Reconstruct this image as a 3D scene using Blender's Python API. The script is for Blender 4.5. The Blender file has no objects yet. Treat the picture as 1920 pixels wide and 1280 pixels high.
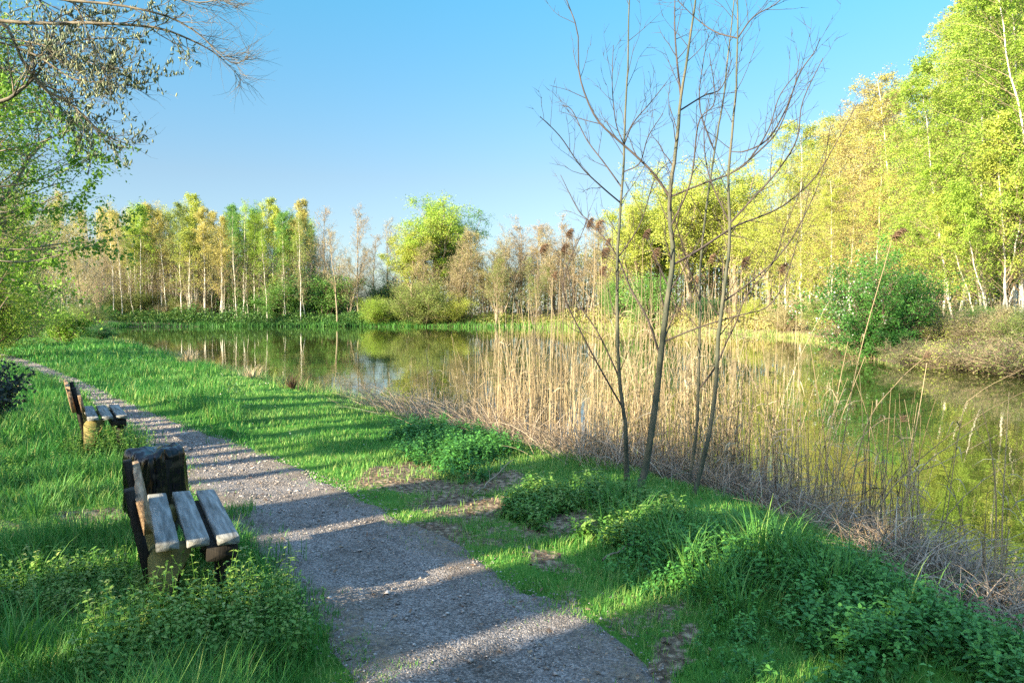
import bpy, math, random
import numpy as np
from mathutils import Vector, Matrix, Euler

random.seed(7)
RNG = np.random.default_rng(7)
scene = bpy.context.scene
COL = scene.collection
rad = math.radians

# ------------------------------------------------------------------ camera
F_PX, CX, CY, HOR, CAM_H = 1450.0, 960.0, 640.0, 586.0, 1.6
cam_data = bpy.data.cameras.new("camera")
cam = bpy.data.objects.new("camera", cam_data)
COL.objects.link(cam)
cam_data.sensor_width = 36.0
cam_data.lens = F_PX / 1920.0 * 36.0
cam_data.clip_start = 0.05
cam_data.clip_end = 5000
PITCH = math.atan((CY - HOR) / F_PX)
cam.location = (0, 0, CAM_H)
cam.rotation_euler = (math.pi / 2 - PITCH, 0, 0)
scene.camera = cam

# ------------------------------------------------------------------ sky + sun
SUN_EL = rad(21.0)
LX, LY = 0.80, 0.60                       # horizontal direction the light travels
SUN_AZ = math.atan2(-LX, -LY)             # from +Y towards +X
world = bpy.data.worlds.new("World")
scene.world = world
world.use_nodes = True
wn = world.node_tree.nodes
wl = world.node_tree.links
wn.clear()
w_out = wn.new("ShaderNodeOutputWorld")
w_bg = wn.new("ShaderNodeBackground")
w_sky = wn.new("ShaderNodeTexSky")
w_sky.sky_type = 'NISHITA'
w_sky.sun_disc = False
w_sky.sun_elevation = SUN_EL
w_sky.sun_rotation = SUN_AZ % (2 * math.pi)
w_sky.air_density = 1.0
w_sky.dust_density = 0.6
w_sky.ozone_density = 1.5
# the sky opposite the sun is toned down when low, brightened overhead as added fill light, the sun side stays as bright as it is
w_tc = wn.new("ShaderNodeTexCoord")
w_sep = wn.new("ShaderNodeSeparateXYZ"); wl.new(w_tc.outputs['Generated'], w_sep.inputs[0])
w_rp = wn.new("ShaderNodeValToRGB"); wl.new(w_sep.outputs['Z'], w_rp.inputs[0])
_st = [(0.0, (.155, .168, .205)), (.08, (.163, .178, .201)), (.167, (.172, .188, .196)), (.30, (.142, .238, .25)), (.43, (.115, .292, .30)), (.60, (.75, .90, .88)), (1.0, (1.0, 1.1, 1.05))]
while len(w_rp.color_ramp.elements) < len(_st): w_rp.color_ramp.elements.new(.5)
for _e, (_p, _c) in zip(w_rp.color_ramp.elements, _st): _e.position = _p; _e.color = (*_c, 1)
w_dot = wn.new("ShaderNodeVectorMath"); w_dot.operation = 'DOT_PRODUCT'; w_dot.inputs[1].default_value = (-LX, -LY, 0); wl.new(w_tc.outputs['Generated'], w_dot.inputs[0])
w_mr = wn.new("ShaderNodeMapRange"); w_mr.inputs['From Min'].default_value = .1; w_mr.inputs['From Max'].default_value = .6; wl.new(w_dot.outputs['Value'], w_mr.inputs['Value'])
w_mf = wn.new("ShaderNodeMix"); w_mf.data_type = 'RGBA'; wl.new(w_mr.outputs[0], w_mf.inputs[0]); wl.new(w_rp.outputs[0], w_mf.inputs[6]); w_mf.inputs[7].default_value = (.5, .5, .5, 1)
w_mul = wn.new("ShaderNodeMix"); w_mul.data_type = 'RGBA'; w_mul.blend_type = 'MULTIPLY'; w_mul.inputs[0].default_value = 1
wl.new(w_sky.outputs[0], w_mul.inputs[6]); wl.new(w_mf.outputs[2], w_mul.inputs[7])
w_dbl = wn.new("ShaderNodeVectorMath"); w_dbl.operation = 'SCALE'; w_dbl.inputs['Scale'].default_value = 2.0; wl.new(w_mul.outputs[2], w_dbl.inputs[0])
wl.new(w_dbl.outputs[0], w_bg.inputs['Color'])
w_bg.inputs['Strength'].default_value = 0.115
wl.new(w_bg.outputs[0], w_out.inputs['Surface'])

sun_d = bpy.data.lights.new("sun", 'SUN')
sun_d.energy = 5.0
sun_d.angle = rad(0.5)
sun_d.color = (1.0, 0.87, 0.63)
sun = bpy.data.objects.new("sun", sun_d)
COL.objects.link(sun)
ldir = Vector((LX * math.cos(SUN_EL), LY * math.cos(SUN_EL), -math.sin(SUN_EL)))
sun.rotation_euler = ldir.to_track_quat('-Z', 'Y').to_euler()
sun.location = (-40, -30, 30)

scene.view_settings.view_transform = 'Standard'
scene.view_settings.look = 'None'
scene.view_settings.exposure = 2.15
scene.view_settings.gamma = 1
scene.render.engine = 'CYCLES'
scene.cycles.max_bounces = 6
scene.cycles.diffuse_bounces = 3
scene.cycles.glossy_bounces = 3
scene.cycles.transmission_bounces = 3
scene.cycles.transparent_max_bounces = 4
scene.cycles.caustics_reflective = False
scene.cycles.caustics_refractive = False
scene.cycles.use_denoising = False

# ------------------------------------------------------------------ helpers
def ray(px, py):
    a = (px - CX) / F_PX
    b = (CY - py) / F_PX
    c, s = math.cos(PITCH), math.sin(PITCH)
    # camera basis: right (1,0,0), forward (0,c,-s), up (0,s,c)
    return np.array([a, c + b * s, -s + b * c])

def on_plane(px, py, z=0.0):
    r = ray(px, py)
    t = (z - CAM_H) / r[2]
    return np.array([0, 0, CAM_H]) + r * t

def at_depth(px, py, d):
    r = ray(px, py)
    return np.array([0, 0, CAM_H]) + r * (d / r[1])

def hash2(xi, yi, seed):
    h = (xi.astype(np.int64) * 374761393 + yi.astype(np.int64) * 668265263 + seed * 144665) & 0xffffffff
    h = ((h ^ (h >> 13)) * 1274126177) & 0xffffffff
    return ((h ^ (h >> 16)) & 0xffff) / 65535.0

def vnoise(x, y, seed=0):
    x = np.asarray(x, float); y = np.asarray(y, float)
    xi, yi = np.floor(x), np.floor(y)
    fx, fy = x - xi, y - yi
    fx = fx * fx * (3 - 2 * fx); fy = fy * fy * (3 - 2 * fy)
    a = hash2(xi, yi, seed); b = hash2(xi + 1, yi, seed)
    c = hash2(xi, yi + 1, seed); d = hash2(xi + 1, yi + 1, seed)
    return (a * (1 - fx) + b * fx) * (1 - fy) + (c * (1 - fx) + d * fx) * fy

def fbm(x, y, seed=0, o=3):
    v = 0; amp = 0.5; tot = 0
    for i in range(o):
        v = v + amp * vnoise(x * 2 ** i, y * 2 ** i, seed + i); tot += amp; amp *= 0.5
    return v / tot

def sstep(a, b, x):
    t = np.clip((x - a) / (b - a), 0, 1)
    return t * t * (3 - 2 * t)

def poly_sd(x, y, poly):
    """signed distance to closed polygon, positive outside"""
    x = np.asarray(x, float); y = np.asarray(y, float)
    best = np.full(x.shape, 1e18); inside = np.zeros(x.shape, bool)
    n = len(poly)
    for i in range(n):
        x0, y0 = poly[i]; x1, y1 = poly[(i + 1) % n]
        dx, dy = x1 - x0, y1 - y0
        t = np.clip(((x - x0) * dx + (y - y0) * dy) / (dx * dx + dy * dy + 1e-12), 0, 1)
        d = (x - x0 - t * dx) ** 2 + (y - y0 - t * dy) ** 2
        best = np.minimum(best, d)
        cond = ((y0 > y) != (y1 > y)) & (x < (x1 - x0) * (y - y0) / (y1 - y0 + 1e-12) + x0)
        inside ^= cond
    d = np.sqrt(best)
    return np.where(inside, -d, d)

def nrm(v):
    return v / (np.linalg.norm(v, axis=-1, keepdims=True) + 1e-12)

class MB:
    """collects geometry and links it as one mesh object"""
    def __init__(self):
        self.V = []; self.Q = []; self.T = []; self.QM = []; self.TM = []; self.tint = []; self.n = 0
    def add(self, V, Q=None, T=None, mat=0, tint=0.5):
        V = np.asarray(V, float).reshape(-1, 3)
        if Q is not None and len(Q):
            Q = np.asarray(Q, int).reshape(-1, 4) + self.n
            self.Q.append(Q); self.QM.append(np.full(len(Q), mat))
        if T is not None and len(T):
            T = np.asarray(T, int).reshape(-1, 3) + self.n
            self.T.append(T); self.TM.append(np.full(len(T), mat))
        self.V.append(V)
        self.tint.append(np.broadcast_to(np.asarray(tint, float), (len(V),)))
        self.n += len(V)
    def tubes(self, P, R, sides=3, mat=0, tint=0.5):
        P = np.asarray(P, float); R = np.asarray(R, float)
        n, k, _ = P.shape
        d = nrm(P[:, -1] - P[:, 0])
        ref = np.where(np.abs(d[:, 2:3]) < 0.9, np.array([[0, 0, 1.0]]), np.array([[1.0, 0, 0]]))
        u = nrm(np.cross(d, ref)); v = np.cross(d, u)
        a = np.arange(sides) * 2 * math.pi / sides
        ring = (np.cos(a)[None, :, None] * u[:, None, :] + np.sin(a)[None, :, None] * v[:, None, :])
        V = P[:, :, None, :] + R[:, :, None, None] * ring[:, None, :, :]
        idx = np.arange(n * k * sides).reshape(n, k, sides)
        A = idx[:, :-1, :]; B = np.roll(A, -1, axis=2)
        Cc = idx[:, 1:, :]; D = np.roll(Cc, -1, axis=2)
        Q = np.stack([A, B, D, Cc], axis=-1).reshape(-1, 4)
        t = np.broadcast_to(np.asarray(tint, float).reshape(-1, 1), (n, k * sides)).reshape(-1)
        self.add(V, Q, mat=mat, tint=t)
    def leaves(self, P, D, N, L, W, mat=0, tint=0.5):
        """rhombus leaves: base P, axis D, normal N"""
        P = np.asarray(P, float); n = len(P)
        D = nrm(D); S = nrm(np.cross(D, N)); U = np.cross(S, D)
        L = np.broadcast_to(L, (n,))[:, None]; W = np.broadcast_to(W, (n,))[:, None]
        a = P; b = P + D * L * 0.45 + S * W * 0.5 + U * W * 0.12
        c = P + D * L; d = P + D * L * 0.45 - S * W * 0.5 + U * W * 0.12
        V = np.stack([a, b, c, d], axis=1)
        Q = np.arange(n * 4).reshape(n, 4)
        t = np.repeat(np.broadcast_to(tint, (n,)), 4)
        self.add(V, Q, mat=mat, tint=t)
    def blades(self, P, H, W, lean, az, mat=0, tint=0.5, bend=0.5):
        """grass blades bent to one side; lean = horizontal reach of the tip"""
        n = len(P)
        side = np.stack([-np.sin(az), np.cos(az), np.zeros(n)], 1)
        fw = np.stack([np.cos(az), np.sin(az), np.zeros(n)], 1)
        up = np.array([0, 0, 1.0])
        H = np.broadcast_to(H, (n,))[:, None]; W = np.broadcast_to(W, (n,))[:, None]
        lean = np.broadcast_to(lean, (n,))[:, None]
        m = P + up * H * 0.55 + fw * lean * 0.25
        t = P + up * H + fw * lean
        V = np.stack([P - side * W * .5, P + side * W * .5, m + side * W * .38, m - side * W * .38, t], 1)
        i = np.arange(n)[:, None] * 5
        Q = i + np.array([[0, 1, 2, 3]]); T = i + np.array([[3, 2, 4]])
        self.add(V, Q, T, mat=mat, tint=np.repeat(np.broadcast_to(tint, (n,)), 5))
    def ribbons(self, P, W, S, mat=0, tint=0.5):
        """ribbons along polylines P (n,k,3), widths W (n,k), side vectors S (n,3)"""
        n, k, _ = P.shape
        V = np.stack([P - S[:, None, :] * W[..., None] * .5, P + S[:, None, :] * W[..., None] * .5], axis=2)
        idx = np.arange(n * k * 2).reshape(n, k, 2)
        Q = np.stack([idx[:, :-1, 0], idx[:, :-1, 1], idx[:, 1:, 1], idx[:, 1:, 0]], -1).reshape(-1, 4)
        t = np.broadcast_to(np.asarray(tint, float).reshape(-1, 1), (n, k * 2)).reshape(-1)
        self.add(V, Q, mat=mat, tint=t)
    def box(self, lo, hi, mat=0, tint=0.5):
        x0, y0, z0 = lo; x1, y1, z1 = hi
        V = [(x0, y0, z0), (x1, y0, z0), (x1, y1, z0), (x0, y1, z0), (x0, y0, z1), (x1, y0, z1), (x1, y1, z1), (x0, y1, z1)]
        Q = [(0, 3, 2, 1), (4, 5, 6, 7), (0, 1, 5, 4), (1, 2, 6, 5), (2, 3, 7, 6), (3, 0, 4, 7)]
        self.add(V, Q, mat=mat, tint=tint)
    def mesh(self, name, mats, smooth=False):
        me = bpy.data.meshes.new(name)
        V = np.concatenate(self.V)
        Q = np.concatenate(self.Q) if self.Q else np.zeros((0, 4), int)
        T = np.concatenate(self.T) if self.T else np.zeros((0, 3), int)
        nl = Q.size + T.size; npoly = len(Q) + len(T)
        me.vertices.add(len(V)); me.loops.add(nl); me.polygons.add(npoly)
        me.vertices.foreach_set("co", V.astype(np.float32).ravel())
        me.loops.foreach_set("vertex_index", np.concatenate([Q.ravel(), T.ravel()]).astype(np.int32))
        ls = np.concatenate([np.arange(len(Q)) * 4, Q.size + np.arange(len(T)) * 3]).astype(np.int32)
        me.polygons.foreach_set("loop_start", ls)
        mi = np.concatenate(self.QM + self.TM) if (self.QM or self.TM) else np.zeros(0)
        me.polygons.foreach_set("material_index", mi.astype(np.int32))
        if smooth:
            me.polygons.foreach_set("use_smooth", np.ones(npoly, bool))
        at = me.attributes.new("tint", 'FLOAT', 'POINT')
        at.data.foreach_set("value", np.concatenate(self.tint).astype(np.float32))
        for m in mats:
            me.materials.append(m)
        me.update(calc_edges=True)
        return me

def link(name, me, parent=None):
    o = bpy.data.objects.new(name, me)
    COL.objects.link(o)
    if parent is not None:
        o.parent = parent
    return o

def tag(o, label=None, cat=None, group=None, kind=None):
    if label: o["label"] = label
    if cat: o["category"] = cat
    if group: o["group"] = group
    if kind: o["kind"] = kind
    return o

def empty(name, loc=(0, 0, 0), rotz=0.0):
    o = bpy.data.objects.new(name, None)
    o.empty_display_size = 0.2
    COL.objects.link(o)
    o.location = loc
    o.rotation_euler = (0, 0, rotz)
    return o

# ------------------------------------------------------------------ materials
def new_mat(name):
    m = bpy.data.materials.new(name)
    m.use_nodes = True
    nt = m.node_tree
    nt.nodes.clear()
    return m, nt.nodes, nt.links

def ramp(nodes, stops):
    r = nodes.new("ShaderNodeValToRGB")
    e = r.color_ramp.elements
    while len(e) < len(stops):
        e.new(0.5)
    for el, (p, c) in zip(e, stops):
        el.position = p; el.color = (*c, 1)
    return r

def leaf_mat(name, cols, trans=0.3, rough=0.55, use_obj=False, var=0.06):
    """foliage: colour varies leaf by leaf (tint); with use_obj the thing's own colour is the base"""
    m, n, l = new_mat(name)
    out = n.new("ShaderNodeOutputMaterial")
    at = n.new("ShaderNodeAttribute"); at.attribute_name = "tint"
    r = ramp(n, [(i / (len(cols) - 1), c) for i, c in enumerate(cols)])
    l.new(at.outputs['Fac'], r.inputs[0])
    c = r.outputs[0]
    if use_obj:
        oi = n.new("ShaderNodeObjectInfo")
        mx = n.new("ShaderNodeMix"); mx.data_type = 'RGBA'; mx.blend_type = 'MULTIPLY'
        mx.inputs[0].default_value = 1.0
        l.new(c, mx.inputs[6]); l.new(oi.outputs['Color'], mx.inputs[7])
        c = mx.outputs[2]
    p = n.new("ShaderNodeBsdfPrincipled")
    p.inputs['Roughness'].default_value = rough
    p.inputs['Specular IOR Level'].default_value = 0.25
    l.new(c, p.inputs['Base Color'])
    t = n.new("ShaderNodeBsdfTranslucent")
    l.new(c, t.inputs['Color'])
    ms = n.new("ShaderNodeMixShader"); ms.inputs[0].default_value = trans
    l.new(p.outputs[0], ms.inputs[1]); l.new(t.outputs[0], ms.inputs[2])
    l.new(ms.outputs[0], out.inputs['Surface'])
    return m

def noise_mat(name, stops, scale=(1, 1, 1), nscale=5.0, detail=6.0, rough=0.85, bump=0.3, bscale=30.0, bdist=0.01, spec=0.25, coord='Object'):
    m, n, l = new_mat(name)
    out = n.new("ShaderNodeOutputMaterial")
    tc = n.new("ShaderNodeTexCoord")
    mp = n.new("ShaderNodeMapping"); mp.inputs['Scale'].default_value = scale
    l.new(tc.outputs[coord], mp.inputs[0])
    nz = n.new("ShaderNodeTexNoise"); nz.inputs['Scale'].default_value = nscale; nz.inputs['Detail'].default_value = detail
    l.new(mp.outputs[0], nz.inputs['Vector'])
    r = ramp(n, stops); l.new(nz.outputs['Fac'], r.inputs[0])
    p = n.new("ShaderNodeBsdfPrincipled")
    p.inputs['Roughness'].default_value = rough
    p.inputs['Specular IOR Level'].default_value = spec
    l.new(r.outputs[0], p.inputs['Base Color'])
    if bump:
        nb = n.new("ShaderNodeTexNoise"); nb.inputs['Scale'].default_value = bscale; nb.inputs['Detail'].default_value = 5
        l.new(mp.outputs[0], nb.inputs['Vector'])
        b = n.new("ShaderNodeBump"); b.inputs['Strength'].default_value = bump; b.inputs['Distance'].default_value = bdist
        l.new(nb.outputs['Fac'], b.inputs['Height']); l.new(b.outputs[0], p.inputs['Normal'])
    l.new(p.outputs[0], out.inputs['Surface'])
    return m

M = {}
M['grass'] = leaf_mat('grass blade', [(.010, .085, .016), (.026, .165, .026), (.105, .29, .045), (.36, .38, .12)], trans=.3)
M['sedge'] = leaf_mat('bank sedge', [(.035, .13, .025), (.09, .26, .04), (.24, .32, .08), (.42, .34, .17)], trans=.25)
M['nettle'] = leaf_mat('nettle leaf', [(.035, .13, .028), (.065, .22, .04), (.14, .34, .055)], trans=.25)
M['weed'] = leaf_mat('dead nettle leaf', [(.04, .13, .025), (.09, .23, .035), (.20, .32, .06), (.36, .36, .14)], trans=.3)
M['reed'] = leaf_mat('dry reed', [(.085, .062, .04), (.20, .15, .09), (.36, .275, .155), (.50, .41, .26)], trans=.12, rough=.5)
M['straw'] = leaf_mat('broken straw', [(.12, .085, .06), (.30, .225, .16), (.50, .41, .30)], trans=.1)
M['plume'] = leaf_mat('reed plume', [(.07, .045, .03), (.17, .10, .06), (.30, .20, .12)], trans=.25)
M['litter'] = leaf_mat('dead leaf', [(.06, .035, .02), (.16, .09, .05), (.30, .2, .12)], trans=.05)
M['crown'] = leaf_mat('tree foliage', [(.42, .52, .45), (.9, .95, .9), (1.35, 1.25, 1.3)], trans=.4, use_obj=True)
M['blossom'] = leaf_mat('white blossom', [(.5, .52, .4), (.75, .76, .62)], trans=.3)
M['catkin'] = leaf_mat('catkin', [(.07, .10, .065), (.16, .20, .12), (.37, .38, .21)], trans=.15)
M['twig'] = leaf_mat('tree twig', [(.13, .10, .07), (.24, .18, .11), (.36, .28, .18)], trans=0)
M['birch_bark'] = noise_mat('birch bark', [(.30, (.10, .085, .07)), (.42, (.42, .38, .31)), (.55, (.68, .63, .53))], scale=(1, 1, .25), nscale=6, bump=.2)
M['bark'] = noise_mat('tree bark', [(.3, (.06, .045, .03)), (.6, (.16, .12, .08))], scale=(1, 1, .2), nscale=9, bump=.5)
M['tan_bark'] = noise_mat('pale bark', [(.3, (.10, .08, .055)), (.6, (.27, .22, .15))], scale=(1, 1, .2), nscale=9, bump=.5)
M['sap_bark'] = noise_mat('sapling bark', [(.3, (.035, .04, .028)), (.5, (.07, .075, .052)), (.7, (.13, .115, .08))], scale=(1, 1, .3), nscale=14, bump=.4, bscale=60)
M['sap_twig'] = noise_mat('sapling twig', [(.3, (.035, .028, .026)), (.7, (.085, .066, .055))], nscale=12, bump=0)
M['willow_bark'] = noise_mat('willow limb bark', [(.3, (.09, .075, .06)), (.7, (.24, .20, .14))], nscale=10, bump=.4)

# ------------------------------------------------------------------ layout of the place
WZ = -0.42                                  # water level
near_shore_px = [(1920, 1215), (1780, 1115), (1640, 1054), (1490, 986), (1330, 944), (1160, 898), (960, 848), (760, 792),
                 (650, 768), (560, 745), (480, 722), (400, 700), (310, 672), (225, 645)]
far_shore_px = [(180, 618), (235, 612.5), (420, 612), (640, 612), (850, 612.5), (1000, 613), (1130, 615), (1250, 620), (1400, 627), (1500, 634),
                (1580, 646), (1640, 672), (1720, 684), (1830, 694), (1925, 705)]
pond = [tuple(on_plane(x, y, WZ)[:2]) for x, y in near_shore_px]
pond += [tuple(on_plane(x, y, WZ)[:2]) for x, y in far_shore_px]
pond += [(24, 18), (32, 4), (30, -18), (14, -16), (6.5, -5), (4.2, 1.5)]
pond = np.array(pond)
path_l_px = [(-140, 652), (-40, 665), (15, 681), (60, 696), (110, 715), (152, 738), (198, 775), (236, 815), (298, 868), (392, 955), (466, 1040), (543, 1130), (600, 1205), (640, 1285)]
path_r_px = [(-140, 643), (-40, 655), (40, 672), (90, 690), (145, 712), (210, 742), (285, 775), (350, 797), (440, 828), (560, 876), (690, 932), (830, 1005), (985, 1090), (1130, 1150), (1215, 1230), (1265, 1285)]
pl = [on_plane(x, y)[:2] for x, y in path_l_px] + [np.array([-.55, 2.2]), np.array([-.45, 0]), np.array([-.3, -6])]
pr = [on_plane(x, y)[:2] for x, y in path_r_px] + [np.array([.85, 2.2]), np.array([1.0, 0]), np.array([1.2, -6])]
pl = np.array(pl); pr = np.array(pr)
path_poly = np.concatenate([pl, pr[::-1]])

def resample(p, n):
    p = np.asarray(p, float)
    s = np.concatenate([[0], np.cumsum(np.linalg.norm(np.diff(p, axis=0), axis=1))])
    # centripetal-ish smoothing: dense linear then box filter
    t = np.linspace(0, s[-1], n)
    q = np.stack([np.interp(t, s, p[:, i]) for i in range(p.shape[1])], 1)
    return q

def ground_z(x, y):
    x = np.asarray(x, float); y = np.asarray(y, float)
    sd = poly_sd(x, y, pond)
    psd = poly_sd(x, y, path_poly)
    out = WZ + (-WZ) * sstep(-0.25, 1.1, sd + 0.25 * (fbm(x * 1.1, y * 1.1, 5) - .5))
    z = np.where(sd > -0.25, out, WZ - 0.9 * sstep(0.25, 3.5, -sd))
    off = sstep(0.05, 0.6, psd)
    z = z + off * sstep(-.2, .6, sd) * ((fbm(x * 1.7, y * 1.7, 11) - .5) * .10 + (fbm(x * .35, y * .35, 21) - .5) * .12)
    # the far and right banks rise a little behind the water
    rise = sstep(25, 60, y + 0.6 * x) * sstep(0, 1, (x + 20) / 40)
    z = z + rise * 2.2 * sstep(0.5, 18, sd)
    z = z + 0.5 * sstep(60, 100, y) * sstep(0.2, 3, sd)
    return z

def gz(x, y):
    return float(ground_z(np.array([x]), np.array([y]))[0])

def soil_mask(x, y):
    """bare earth and leaf litter beside the path, 0..1"""
    m = 0
    wx = (fbm(x * 1.8, y * 1.8, 58) - .5) * 1.6; wy = (fbm(x * 1.8 + 40, y * 1.8, 59) - .5) * 1.6
    x = x + wx; y = y + wy
    for (px, py, rx, ry) in [(850, 905, .75, .6), (960, 960, .65, .4), (1060, 1035, .45, .3), (770, 880, .4, .45), (1180, 1130, .45, .22), (1240, 1200, .3, .25), (60, 980, .5, .35), (110, 1165, .35, .2), (820, 1000, .5, .25)]:
        c = on_plane(px, py)
        m = np.maximum(m, np.exp(-(((x - c[0]) / rx) ** 2 + ((y - c[1]) / ry) ** 2) * 1.2))
    return m

# ------------------------------------------------------------------ ground sheet
def build_ground():
    rr = [0.25]
    while rr[-1] < 880:
        rr.append(rr[-1] * 1.033 + 0.004)
    rr = np.array(rr); na = 840
    # angles: finer to the front
    u = np.linspace(0, 1, na, endpoint=False)
    th = 2 * math.pi * u - 0.55 * np.sin(2 * math.pi * u)   # dense near 0
    th = th + math.pi / 2
    X = np.outer(rr, np.cos(th)); Y = np.outer(rr, np.sin(th))
    Z = ground_z(X.ravel(), Y.ravel()).reshape(X.shape)
    V = np.stack([X, Y, Z], -1).reshape(-1, 3)
    idx = np.arange(len(rr) * na).reshape(len(rr), na)
    A = idx[:-1]; B = np.roll(A, -1, 1); C = idx[1:]; D = np.roll(C, -1, 1)
    Q = np.stack([A, C, D, B], -1).reshape(-1, 4)
    mb = MB()
    soil = soil_mask(X.ravel(), Y.ravel())
    sd = poly_sd(X.ravel(), Y.ravel(), pond)
    xf, yf = X.ravel(), Y.ravel()
    bank_r = sstep(9, 13, xf) * sstep(16, 22, yf) * sstep(60, 50, yf) * sstep(-.3, .2, sd) * (.45 + .6 * fbm(xf * .6, yf * .6, 79))
    bank_r = np.maximum(bank_r, sstep(92, 104, yf) * (.25 + .6 * fbm(xf * .4, yf * .4, 80)))
    soil = np.maximum(soil, bank_r)
    soil = np.clip(soil * (.35 + 1.25 * fbm(xf * 2.5, yf * 2.5, 78)) + sstep(.5, -.1, sd) * sstep(60, 40, yf) + sstep(46, 54, yf) * sstep(8, 16, xf) * sstep(34, 24, xf) * (.35 + .5 * fbm(xf * .5, yf * .5, 77)), 0, 1)
    mb.add(V, Q, tint=soil)
    c0 = len(V)
    mb.add([[0, 0, gz(0, 0)]], T=np.stack([idx[0] - c0, np.roll(idx[0], -1) - c0, np.zeros(na, int)], -1), tint=0)
    m, n, l = new_mat('meadow ground')
    out = n.new("ShaderNodeOutputMaterial"); p = n.new("ShaderNodeBsdfPrincipled")
    p.inputs['Roughness'].default_value = .95; p.inputs['Specular IOR Level'].default_value = .1
    geo = n.new("ShaderNodeNewGeometry")
    n1 = n.new("ShaderNodeTexNoise"); n1.inputs['Scale'].default_value = 1.3; n1.inputs['Detail'].default_value = 8
    n2 = n.new("ShaderNodeTexNoise"); n2.inputs['Scale'].default_value = 22; n2.inputs['Detail'].default_value = 6
    l.new(geo.outputs['Position'], n1.inputs['Vector']); l.new(geo.outputs['Position'], n2.inputs['Vector'])
    g = ramp(n, [(.3, (.03, .09, .012)), (.55, (.06, .16, .02)), (.75, (.13, .22, .04))]); l.new(n1.outputs['Fac'], g.inputs[0])
    s = ramp(n, [(.3, (.045, .032, .022)), (.5, (.12, .085, .055)), (.68, (.34, .26, .17))]); l.new(n2.outputs['Fac'], s.inputs[0])
    at = n.new("ShaderNodeAttribute"); at.attribute_name = 'tint'
    ad = n.new("ShaderNodeMath"); ad.operation = 'ADD'; l.new(at.outputs['Fac'], ad.inputs[0])
    sb = n.new("ShaderNodeMath"); sb.operation = 'SUBTRACT'; l.new(n2.outputs['Fac'], sb.inputs[0]); sb.inputs[1].default_value = .5
    l.new(sb.outputs[0], ad.inputs[1])
    rm = ramp(n, [(.3, (0, 0, 0)), (.5, (1, 1, 1))]); l.new(ad.outputs[0], rm.inputs[0])
    mx = n.new("ShaderNodeMix"); mx.data_type = 'RGBA'
    l.new(rm.outputs[0], mx.inputs[0]); l.new(g.outputs[0], mx.inputs[6]); l.new(s.outputs[0], mx.inputs[7])
    l.new(mx.outputs[2], p.inputs['Base Color'])
    b = n.new("ShaderNodeBump"); b.inputs['Strength'].default_value = .8; b.inputs['Distance'].default_value = .03
    l.new(n2.outputs['Fac'], b.inputs['Height']); l.new(b.outputs[0], p.inputs['Normal'])
    l.new(p.outputs[0], out.inputs['Surface'])
    o = link('ground', mb.mesh('ground', [m], smooth=True))
    tag(o, kind='structure')

build_ground()

# ------------------------------------------------------------------ water
def build_water():
    lo = pond.min(0) - 2; hi = pond.max(0) + 2
    mb = MB()
    mb.add([(lo[0], lo[1], WZ), (hi[0], lo[1], WZ), (hi[0], hi[1], WZ), (lo[0], hi[1], WZ)], [(0, 1, 2, 3)])
    m, n, l = new_mat('pond water')
    out = n.new("ShaderNodeOutputMaterial"); p = n.new("ShaderNodeBsdfPrincipled")
    p.inputs['Base Color'].default_value = (.05, .062, .013, 1)
    p.inputs['Roughness'].default_value = .012
    p.inputs['IOR'].default_value = 2.7
    p.inputs['Specular IOR Level'].default_value = .5
    geo = n.new("ShaderNodeNewGeometry")
    mp = n.new("ShaderNodeMapping"); mp.inputs['Scale'].default_value = (1, .55, 1)
    l.new(geo.outputs['Position'], mp.inputs[0])
    n1 = n.new("ShaderNodeTexNoise"); n1.inputs['Scale'].default_value = 2.2; n1.inputs['Detail'].default_value = 3
    l.new(mp.outputs[0], n1.inputs['Vector'])
    b = n.new("ShaderNodeBump"); b.inputs['Strength'].default_value = .055; b.inputs['Distance'].default_value = .05
    l.new(n1.outputs['Fac'], b.inputs['Height']); l.new(b.outputs[0], p.inputs['Normal'])
    l.new(p.outputs[0], out.inputs['Surface'])
    o = link('pond_water', mb.mesh('pond_water', [m]))
    tag(o, kind='structure')

build_water()

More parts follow.
